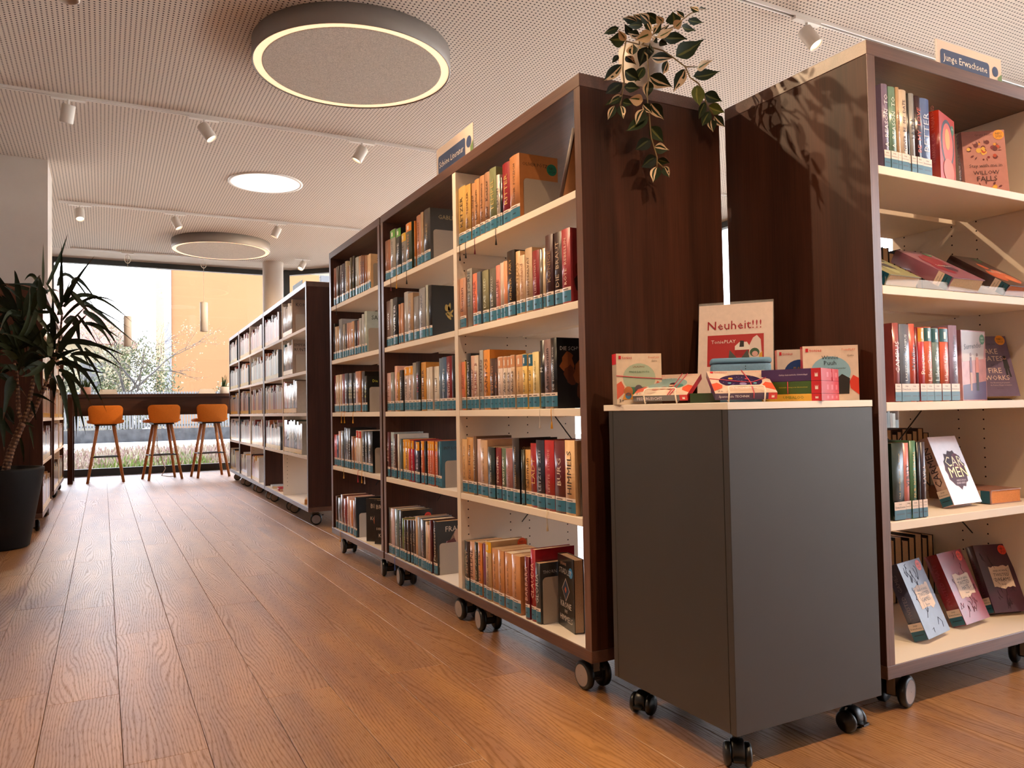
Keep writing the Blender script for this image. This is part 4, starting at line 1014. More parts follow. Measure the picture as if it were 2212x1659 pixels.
# ------------------------------------------------------------------ acrylic signs on top of the bookcases
def sign(label, loc, rz, L, H, txt):
    t = thing('shelf_sign', label, 'sign', loc, rz, 'acrylic signs on the bookcases')
    m = MB(); m.box(0, L, 0, .003, 0, H); m.build('plate', FROST, t)
    m = MB(); m.box(-.004, .0, -.002, .005, 0, H); m.box(0, L, -.012, .02, 0, .002); m.build('stand_edge', ACRYL, t)
    if txt:
        m = MB(); n = 6; r = .012; P = []; x0, x1, z0, z1 = L * .05, L * .80, H * .36, H * .80
        for cx, cz, a0 in ((x1 - r, z1 - r, 0), (x0 + r, z1 - r, PI / 2), (x0 + r, z0 + r, PI), (x1 - r, z0 + r, 1.5 * PI)): P += [(cx + r * math.cos(a0 + PI / 2 * k / n), -.0008, cz + r * math.sin(a0 + PI / 2 * k / n)) for k in range(n + 1)]
        m.quad(P); m.disc((L * .895, -.0008, H * .64), H * .13, 24, e1=(1, 0, 0), e2=(0, 0, 1)); m.build('blue_panel', FROSTB, t)
        m = MB(); m.text(txt, (L * .09, -.0016, H * .43), (1, 0, 0), (0, 0, 1), L * .67, H * .30, lin('eadfd6')); m.build('lettering', INK, t)
        m = MB(); m.quad([(L * .93, -.0008, 0), (L * .999, -.0008, 0), (L * .999, -.0008, H * .62), (L * .93, -.0008, H * .50)], lin('5f7a48')); m.build('green_edge', MATTE, t)
    return t
sign('clear sign reading Schöne Literatur on the front bookcase', (1.25, 2.997, 1.7135), -PI / 2, .362, .176, 'Schöne Literatur')
sign('clear sign reading Junge Erwachsene on the right bookcase', (2.121, 1.352, 1.7135), 0, .318, .120, 'Junge Erwachsene')
t = sign('pale blue blank sign on the farther bookcase row', (*b3(.16, 1.30), 1.7135), -PI / 2, .36, .17, '')
m = MB(); m.box(.002, .355, -.0015, 0, .002, .168, lin('b8d8e8')); m.build('paper_insert', MATTE, t)
# ------------------------------------------------------------------ anthracite cabinet on castors
t = thing('display_cabinet', 'dark grey wheeled cabinet with a white top, standing before the bookcase end', 'cabinet', (1.187, 1.2495, 0))
def cpart(name, mat, *b): q = MB(); q.cbox(*b, (1, 1, 1), b=.0008); return q.build(name, mat, t)
CW, CD = .467, .4425
cpart('front_panel', CAB, .0, CW, 0, .0178, .085, .7795)
cpart('side_panel', CAB, 0, .018, .0188, CD - .019, .085, .7795); cpart('side_panel', CAB, CW - .018, CW, .0188, CD - .019, .085, .7795)
cpart('back_panel', CAB, 0, CW, CD - .018, CD, .085, .7795); cpart('base_board', CAB_D, .02, CW - .02, .02, CD - .02, .086, .10)
cpart('top_board', CREAM_E, -.001, CW + .001, -.001, CD + .022, .7800, .7958)
c0 = None
for x, y, a in ((.045, .048, -.65), (.05, CD - .06, -1.1), (CW - .06, .05, .15), (CW - .05, CD - .05, .9)):
    if c0 is None:
        q = MB(); q.lathe([(.009, .086), (.009, .055)], 10, lin('141212')); q.lathe([(.0245, -.013), (.0262, -.010), (.0262, .010), (.0245, .013)], 22, lin('0c0b0b'), c=(0, -.008, .034), ax='x')
        c0 = q.build('caster', BLACK, t, (x, y, 0), (0, 0, a))
        for s in (-1, 1):
            w = MB(); e0, e1 = s * .015, s * .029
            w.lathe([(.006, e0), (.024, e0), (.026, e0 + s * .003), (.026, e1 - s * .004), (.022, e1), (.001, e1 + s * .003)] if s > 0 else [(.001, e1 + s * .003), (.022, e1), (.026, e1 - s * .004), (.026, e0 + s * .003), (.024, e0), (.006, e0)], 26, lin('121111'), c=(0, -.008, .0262), ax='x'); w.build('wheel', BLACK, c0)
        w = MB(); w.box(-.012, .012, -.047, -.03, .022, .027, lin('141212')); w.build('brake_lever', BLACK, c0)
    else: dup(c0, (x, y, 0), a, parent=t)

# ---- things on the cabinet (local frame: x towards the viewer, y to the right, z up)
def gbox(label, M, t_, d, h, face, side, group='game boxes on the cabinet', art=None, right='c8202c', name='game_box'):
    m = MB(); f = lin(face); n = 0
    m.quad([(t_, 0, 0), (t_, d, 0), (t_, d, h), (t_, 0, h)], f); m.quad([(0, d, 0), (0, 0, 0), (0, 0, h), (0, d, h)], f)
    m.quad([(0, 0, 0), (t_, 0, 0), (t_, 0, h), (0, 0, h)], lin(side)); m.quad([(t_, d, 0), (0, d, 0), (0, d, h), (t_, d, h)], lin(right))
    m.quad([(0, 0, h), (t_, 0, h), (t_, d, h), (0, d, h)], lin(right)); m.quad([(0, 0, 0), (0, d, 0), (t_, d, 0), (t_, 0, 0)], lin(side))
    o = m.build(name, GLOSS); o.matrix_world = M; tag(o, label, 'box', group)
    if art: art(o, t_, d, h)
    return o
def crown_mark(g, o, eu, ev, w, h):
    o, eu, ev = Vector(o), Vector(eu), Vector(ev)
    for P in (((0, 0), (1, 0), (1, .55), (0, .55)), ((0, .55), (.28, .55), (0, 1)), ((.28, .55), (.72, .55), (.5, .95)), ((.72, .55), (1, .55), (1, 1))):
        g.quad([o + eu * (w * a) + ev * (h * b) for a, b in P], lin('f0e0dc'))
def face_art(ell, tone, texts, corner=True, eh=.46, extra=None, logo=True):
    def f(o, t_, d, h):
        g = MB(); x = t_ + .0004; n = 26
        P = [(x, d * .5 + d * .36 * math.cos(2 * PI * i / n), h * .52 + h * eh * .62 * math.sin(2 * PI * i / n)) for i in range(n + 1) if math.sin(2 * PI * i / n) > -.72]; g.quad(P, lin(ell))
        if corner:
            for s in (0, 1):
                X = lambda v: v if s == 0 else d - v
                P = [(x + .0002, X(0), h * .40), (x + .0002, X(d * .10), h * .46), (x + .0002, X(d * .17), h * .34), (x + .0002, X(d * .15), h * .22), (x + .0002, X(d * .0), h * .10)]; g.quad(P if s else P[::-1], lin(tone))
        if extra: extra(g, x + .0005, d, h)
        g.build('cover_picture', INK, o); g = MB(); x += .0012
        if logo:
            g.quad([(x, d * .05, h * .89), (x, d * .10, h * .89), (x, d * .10, h * .955), (x, d * .05, h * .955)], lin('c8202c')); g.text('tonies', (x, d * .12, h * .89), (0, 1, 0), (0, 0, 1), d * .22, h * .06, lin('c8202c'))
            g.text('ToniePLAY', (x, d * .70, h * .90), (0, 1, 0), (0, 0, 1), d * .25, h * .045, lin('d86a50'))
        for s, y, z, w, hh, c in texts: g.text(s, (x, d * y, h * z), (0, 1, 0), (0, 0, 1), d * w, h * hh, lin(c))
        g.build('box_lettering', INK, o)
    return f
def bands(g_, spec): pass
BAND = paint('pink_rubber_band', .6, 'd0485c')
def rubber(o, pts, r=.0011):
    g = MB(); g.tube(pts, r, 6); g.build('rubber_band', BAND, o)
RY = .7962
def ex_lala(g, x, d, h):
    g.quad([(x, d * .22, h * .10), (x, d * .72, h * .10), (x, d * .72, h * .34), (x, d * .22, h * .34)], lin('3f7a5a')); g.quad([(x + .0002, d * .12, h * .10), (x + .0002, d * .60, h * .10), (x + .0002, d * .56, h * .2), (x + .0002, d * .16, h * .2)], lin('d8902c'))
    for cy, cz, r, c in ((.25, .26, .10, 'b8703c'), (.48, .30, .09, '5a545c'), (.25, .17, .07, '4a78a0')): g.disc((x + .0004, d * cy, h * cz), d * r, 14, lin(c), e1=(0, 1, 0), e2=(0, 0, 1))
o = gbox('upright game box reading Finde das Foto at the left of the cabinet top', pose(1.1751 + .012, 1.6754 - .004, RY, -.3064, 0), .035, .1233, .1325, 'ddc8b0', 'b8a898', art=face_art('a8b8a0', 'd86048', [('LALALINGS', .36, .70, .26, .08, '8a5a3c'), ('FINDE DAS FOTO', .28, .60, .44, .075, '3a6a54'), ('Game', .78, .84, .12, .035, '5a4a44'), ('3+', .05, .04, .10, .07, '241c1c')], extra=ex_lala))
o2 = MB(); o2.quad([(-.0, -.0004, .105), (.035, -.0004, .105), (.035, -.0004, .1325), (0, -.0004, .1325)], lin('c8202c')); o2.build('red_corner', INK, o)
rubber(o, [(.0362, -.001, .075), (.0366, .06, .070), (.0362, .124, .066)])
# poster in an acrylic stand
T = thing('poster_stand', 'acrylic stand holding a white sheet that reads Neuheit!!!', 'sign'); T.matrix_world = pose(1.4795, 1.6768, RY, -.8889, .2712)
q = MB(); q.box(0, .0045, 0, .207, 0, .30); q.build('acrylic_sleeve', ACRYL, T); q = MB(); q.box(-.0, .075, 0, .207, 0, .003); q.build('foot_plate', ACRYL, T)
q = MB(); W_, H_ = .205, .292; x = .0052; q.quad([(x, .001, .004), (x, W_, .004), (x, W_, H_), (x, .001, H_)], lin('e6d0c6')); q.quad([(x - .0055, .001, .004), (x - .0055, .001, H_), (x - .0055, W_, H_), (x - .0055, W_, .004)], lin('e6d0c6')); q.build('paper_sheet', MATTE, T)
q = MB(); x = .0056; q.quad([(x, W_ * .13, H_ * .36), (x, W_ * .88, H_ * .36), (x, W_ * .88, H_ * .68), (x, W_ * .13, H_ * .68)], lin('b42a2c')); rn = random.Random(2)
x += .0003; q.quad([(x, W_ * .62, H_ * .40), (x, W_ * .86, H_ * .40), (x, W_ * .84, H_ * .62), (x, W_ * .79, H_ * .665), (x, W_ * .74, H_ * .64), (x, W_ * .66, H_ * .52)], lin('e0ccc4'))
x += .0003; q.quad([(x, W_ * .50, H_ * .46), (x, W_ * .68, H_ * .46), (x, W_ * .70, H_ * .55), (x, W_ * .66, H_ * .60), (x, W_ * .56, H_ * .60), (x, W_ * .50, H_ * .56)], lin('e8dcd4')); q.quad([(x + .0002, W_ * .50, H_ * .46), (x + .0002, W_ * .68, H_ * .46), (x + .0002, W_ * .69, H_ * .52), (x + .0002, W_ * .50, H_ * .52)], lin('a01c24'))
q.quad([(x + .0003, W_ * .56, H_ * .55), (x + .0003, W_ * .62, H_ * .55), (x + .0003, W_ * .62, H_ * .61), (x + .0003, W_ * .57, H_ * .615)], lin('2a2422')); q.disc((x + .0003, W_ * .76, H_ * .49), .013, 16, lin('3a5a40'), e1=(0, 1, 0), e2=(0, 0, 1)); q.disc((x + .0005, W_ * .765, H_ * .475), .008, 14, lin('d8a8a0'), e1=(0, 1, 0), e2=(0, 0, 1)); q.quad([(x + .0004, W_ * .82, H_ * .40), (x + .0004, W_ * .86, H_ * .40), (x + .0004, W_ * .86, H_ * .50), (x + .0004, W_ * .82, H_ * .47)], lin('d8a030')); q.build('picture_panel', INK, T)
q = MB(); x = .0068; q.text('Neuheit!!!', (x, W_ * .13, H_ * .72), (0, 1, 0), (0, 0, 1), W_ * .72, H_ * .12, lin('a8242e')); q.text('Tonie', (x, W_ * .18, H_ * .585), (0, 1, 0), (0, 0, 1), W_ * .17, H_ * .05, lin('ecdcd4')); q.text('PLAY', (x, W_ * .36, H_ * .583), (0, 1, 0), (0, 0, 1), W_ * .15, H_ * .055, lin('f2e6de')); q.build('poster_lettering', INK, T)
# blue music box with cat ears
TB = paint('blue_fabric_shell', .8, '6f97b8', noise=(200, .08), bump=(500, .3)); TBD = paint('blue_rubber_trim', .6, '5f8cae')
T = thing('music_box', 'light blue fabric-covered speaker box with two dark ears on top', 'speaker'); T.matrix_world = pose(1.380 + .068, 1.508 + .079, RY, -.7, 0)
def rbox(q, x0, x1, y0, y1, z0, z1, r, n=5, top=0):
    P = []
    for cx, cy, a0 in ((x1 - r, y1 - r, 0), (x0 + r, y1 - r, PI / 2), (x0 + r, y0 + r, PI), (x1 - r, y0 + r, 1.5 * PI)): P += [(cx + r * math.cos(a0 + PI / 2 * k / n), cy + r * math.sin(a0 + PI / 2 * k / n)) for k in range(n + 1)]
    cx, cy = (x0 + x1) / 2, (y0 + y1) / 2; L = len(P); rings = []
    for z, s in ((z0, .985), (z0 + .004, 1), (z1 - .008, 1), (z1 - .002, .985), (z1, .95)): rings.append(len(q.v)); q.v += [(cx + (p[0] - cx) * s, cy + (p[1] - cy) * s, z) for p in P]
    for a, b in zip(rings, rings[1:]):
        for k in range(L): q.face((a + k, a + (k + 1) % L, b + (k + 1) % L, b + k), (1, 1, 1), 0, True)
    q.face([rings[-1] + k for k in range(L)], (1, 1, 1)); q.face([rings[0] + k for k in range(L - 1, -1, -1)], (1, 1, 1))
q = MB(); rbox(q, 0, .105, 0, .148, 0, .100, .018); q.build('body', TB, T)
q = MB(); rbox(q, -.0015, .1065, -.0015, .1495, .1005, .114, .019); q.build('top_rim', TBD, T)
q = MB()
for yy in (.045, .075):
    q.v += []; n = len(q.v); q.v += [(.060, yy, .113), (.060, yy + .024, .113), (.046, yy + .012, .113), (.054, yy + (.004 if yy < .06 else .019), .138)]
    for f_ in ((0, 1, 3), (1, 2, 3), (2, 0, 3)): q.face([n + i for i in f_], lin('2c302e'))
q.build('ear', MATTE, T)
q = MB()
for j, (c0_, hts) in enumerate((((.030), (4, 3, 2, 1, 1, 1, 2, 3, 4, 6)),)):
    for k, hh in enumerate(hts):
        for w in range(hh): q.disc((.1055, .028 + k * .0062, .058 + w * .0068), .0014, 8, lin('14181c'), e1=(0, 1, 0), e2=(0, 0, 1))
q.build('speaker_hole', MATTE, T, kind='stuff')
q = MB(); q.text('tonies', (.1056, .112, .012), (0, 1, 0), (0, 0, 1), .022, .008, lin('d8e4ec')); q.build('lettering', INK, T)
# boxes leaning on white wire stands
def wire_stand(M, d, label):
    g = MB(); a, b = d * .22, d * .80
    g.tube([(.022, a, -.004), (.028, a, .010), (.028, a + .006, .016), (.028, b - .006, .016), (.028, b, .010), (.022, b, -.004)], .0019, 8)
    g.tube([(.024, a, -.0035), (-.004, a, -.003), (-.006, a, .11)], .0019, 8); g.tube([(.024, b, -.0035), (-.004, b, -.003), (-.006, b, .11)], .0019, 8); g.tube([(-.006, a, .11), (-.006, b, .11)], .0019, 8)
    o = g.build('wire_stand', WWIRE); o.matrix_world = M; return tag(o, label, 'stand')
def edge(txt, fc, tc):
    def f(o, t_, d, h):
        g = MB(); g.quad([(0, 0, -.0003), (t_, 0, -.0003), (t_, d, -.0003), (0, d, -.0003)][::-1], lin(fc)); g.quad([(0, d * .86, -.0005), (t_, d * .86, -.0005), (t_, d, -.0005), (0, d, -.0005)][::-1], lin('c8202c')); g.text(txt, (t_ * .22, d * .06, -.0008), (0, 1, 0), (1, 0, 0), d * .5, t_ * .5, lin(tc)); crown_mark(g, (t_ * .25, d * .91, -.0008), (0, 1, 0), (1, 0, 0), d * .045, t_ * .45); g.build('edge_print', INK, o)
    return f
def ex_tech(g, x, d, h):
    rn = random.Random(3)
    for k in range(34): g.disc((x, d * (.5 + .30 * rn.uniform(-1, 1)), h * (.5 + .22 * rn.uniform(-1, 1))), .0006 + .0008 * rn.random(), 6, lin(rn.choice(['e8e0f0', '9a7ac0', '70a0c0'])), e1=(0, 1, 0), e2=(0, 0, 1))
    for cy, cz, r, c in ((.35, .62, .04, 'e8a040'), (.62, .60, .035, 'b04050'), (.30, .42, .03, '5a98b0'), (.72, .40, .03, '70b0c0'), (.52, .38, .06, '8878a8')): g.disc((x + .0003, d * cy, h * cz), d * r, 12, lin(c), e1=(0, 1, 0), e2=(0, 0, 1))
MT = pose(1.2661, 1.3735, .8022, -.5875, 1.1467)
o = gbox('purple quiz game box tilted on a wire stand, front centre of the cabinet', MT, .0165, .1412, .1403, 'd8bfb0', '3a2450', art=face_art('2c1c48', 'd8583c', [('QUIZZLES', .34, .78, .34, .07, 'd8d0e0'), ('TECHNIK', .30, .16, .42, .09, 'ecdce4'), ('7+', .05, .03, .09, .07, '241c1c')], extra=ex_tech))
edge('Spannende TECHNIK', '3a2450', 'e8dce8')(o, .0165, .1412, .1403)
rubber(o, [(.0178, .0, .09), (.0182, .07, .065), (.0182, .095, .06), (.0178, .1415, .095)]); rubber(o, [(.0178, .085, .1405), (.0182, .092, .06), (.0178, .088, -.001), (.004, .088, -.0018)])
wire_stand(MT, .1412, 'white wire stand under the purple quiz box')
def ex_fed(g, x, d, h):
    for cy, cz, r, c in ((.34, .30, .07, 'b86a5c'), (.48, .32, .07, '8a4a34'), (.62, .32, .08, '6a3a2c'), (.60, .46, .05, 'd8b090'), (.60, .52, .055, '3a2428'), (.74, .42, .08, '4a8a84')): g.disc((x, d * cy, h * cz), d * r, 12, lin(c), e1=(0, 1, 0), e2=(0, 0, 1))
MF = pose(1.1986 + .004, 1.6044 - .002, .8034, -1.0057, 1.1559)
o = gbox('pale game box tilted on a wire stand, front left of the cabinet', MF, .0155, .1419, .1395, 'd8bfae', '5a5a60', art=face_art('8aa8a8', 'd8583c', [('FEDERLEICHT', .30, .72, .4, .07, 'e0ecec'), ('5+', .05, .03, .09, .07, '241c1c')], extra=ex_fed))
edge('FEDERLEICHT', '6a6a70', 'e8dce8')(o, .0155, .1419, .1395)
rubber(o, [(.0168, .092, .1396), (.0168, .092, -.001)]); rubber(o, [(.0168, .106, .1396), (.0168, .098, -.001)])
wire_stand(MF, .1419, 'white wire stand under the pale tilted game box')
gbox('small dark green box lying behind the pale tilted game box', pose(1.315, 1.525, RY, -.62, 0), .06, .072, .024, '2c4020', '2c4020', art=lambda o, t_, d, h: None)
# stack of three, near corner towards the viewer
C = (1.47, 1.242); PS = -1.1554; eyv = (math.cos(PS), math.sin(PS)); exv = (eyv[1], -eyv[0]); S_ = .140
O = (C[0] - exv[0] * S_ - eyv[0] * S_, C[1] - exv[1] * S_ - eyv[1] * S_)
z = RY
for txt, col, hh, tc, lb, dr in (('UMBALOO', 'd8a83a', .0168, '5a7a2a', 'flat yellow game box at the bottom of the stack of three', 0), ('Heldenhafte Rettung in der Ahornwerkstatt', '3f5a22', .0292, 'e0c040', 'flat green game box in the middle of the stack of three', .02), ('Gabbys katz-tastische Schnitzeljagd', '46285a', .0290, 'f0e4ec', 'flat purple game box on top of the stack of three', -.03)):
    def A(o, t_, d, h, txt=txt, tc=tc):
        g = MB(); x = t_ + .0004; g.quad([(x, d * .84, 0), (x, d, 0), (x, d, h), (x, d * .84, h)], lin('c8202c')); g.text(txt, (x + .0003, d * .30, h * .30), (0, 1, 0), (0, 0, 1), d * .48, h * .42, lin(tc)); crown_mark(g, (x + .0003, d * .90, h * .32), (0, 1, 0), (0, 0, 1), d * .05, h * .36)
        y = d + .0004; g.quad([(t_, y, 0), (0, y, 0), (0, y, h), (t_, y, h)], lin('c41c2a'))
        for k in range(3): g.quad([(t_ * (.2 + .25 * k), y + .0002, h * .3), (t_ * (.1 + .25 * k), y + .0002, h * .3), (t_ * (.1 + .25 * k), y + .0002, h * .7), (t_ * (.2 + .25 * k), y + .0002, h * .7)], lin('e07078'))
        g.build('edge_print', INK, o)
    o = gbox(lb, pose(O[0], O[1], z, PS, 0), S_, S_, hh, col, col, art=A, right='d8c0b4'); 
    if hh > .02: rubber(o, [(S_ + .001, S_ * .45, 0), (S_ + .001, S_ * .45, hh)]) if col == '3f5a22' else rubber(o, [(S_ * .4, S_ + .001, 0), (S_ * .4, S_ + .001, hh)])
    z += hh + .0006
def ex_win(g, x, d, h): g.quad([(x, d * .60, h * .12), (x, d * .82, h * .12), (x, d * .84, h * .40), (x, d * .70, h * .48), (x, d * .60, h * .40)], lin('2a2624'))
gbox('upright game box with a pale blue circle, rightmost on the cabinet', pose(1.5773 + .018, 1.3873 + .024, RY, -.6469, 0), .030, .1335, .1396, 'dcc6b8', 'c8202c', art=face_art('8ab4cc', 'd8402c', [('Winnie', .34, .74, .30, .09, '2c3a4a'), ('Puuh', .38, .64, .22, .09, '2c3a4a'), ('Tiggers großes Durcheinander', .25, .56, .52, .045, '3a4450'), ('Game', .80, .80, .12, .035, '5a4a44')], extra=ex_win))
gbox('upright game box with a dark blue circle, half hidden behind the pale blue one', pose(1.577 + .018, 1.472 + .024, RY, -.647, 0), .030, .115, .137, 'd8c6bc', 'c8202c', art=face_art('1c3c78', 'd8402c', [('PLANET', .36, .6, .28, .08, 'd8a040')]))

# ------------------------------------------------------------------ trailing plant on the bookcase
T = thing('trailing_plant', 'white pot of trailing variegated plant on top of the front bookcase', 'plant', (1.487, 1.90, 1.7135))
q = MB(); q.lathe([(.001, .0), (.050, 0), (.054, .004), (.058, .05), (.064, .10), (.070, .150), (.070, .188), (.066, .188), (.064, .15), (.001, .14)], 36, (1, 1, 1)); q.build('pot', CERAM, T)
SC_ = {'g': ('27331d', '7d7c40'), 'd': ('141a12', '4a5030'), 'v': ('222c1a', 'd8bd9c'), 'w': ('d2b48e', '4a5a2c'), 'y': ('58602a', 'a8a050')}
view0 = Vector((0, 0, .79)); P0 = Vector((1.487, 1.90, 1.7135))
def leaf(a, b, w, kind, rn):
    A, B = Vector(a), Vector(b); d = B - A; L = d.length; d.normalize(); vw = (A - view0).normalized(); s = d.cross(vw).normalized(); s = (Matrix.Rotation(rn.uniform(-.45, .45), 3, d) @ s); nrm = s.cross(d)
    base, acc = [lin(c) for c in SC_[kind]]; q = MB(); N = 9; prof = (.0, .55, .86, 1.0, .97, .84, .62, .36, .14, 0); idx = []
    crv = rn.uniform(.04, .14) * L; side = rn.choice((-1, 1))
    for i in range(N + 1):
        u = i / N; c = A + d * (L * u) + nrm * (crv * math.sin(PI * u)) + s * (rn.uniform(-.02, .02) * w); hw = w * .6 * prof[i]; row = []
        for j, k in enumerate((-1, -.62, -.28, 0, .28, .62, 1)): row.append(len(q.v)); q.v.append(tuple(c - P0 + s * (hw * k) + nrm * (abs(k) * hw * -.35)))
        idx.append(row)
    for i in range(N):
        for j in range(6):
            col = base
            if kind == 'v' and ((side > 0 and j in (3, 5)) or (side < 0 and j in (0, 2))): col = acc
            if kind == 'v' and (side > 0 and j == 4) and i > 2: col = acc if rn.random() < .5 else base
            if kind in 'gyd' and j in (2, 3) and 0 < i < 8: col = tuple(x * .45 + y * .55 for x, y in zip(base, acc)) if j == 2 else base
            if kind == 'w' and j in (2,) and i > 1: col = acc
            q.face((idx[i][j], idx[i][j + 1], idx[i + 1][j + 1], idx[i + 1][j]), col, 0, True)
    return q
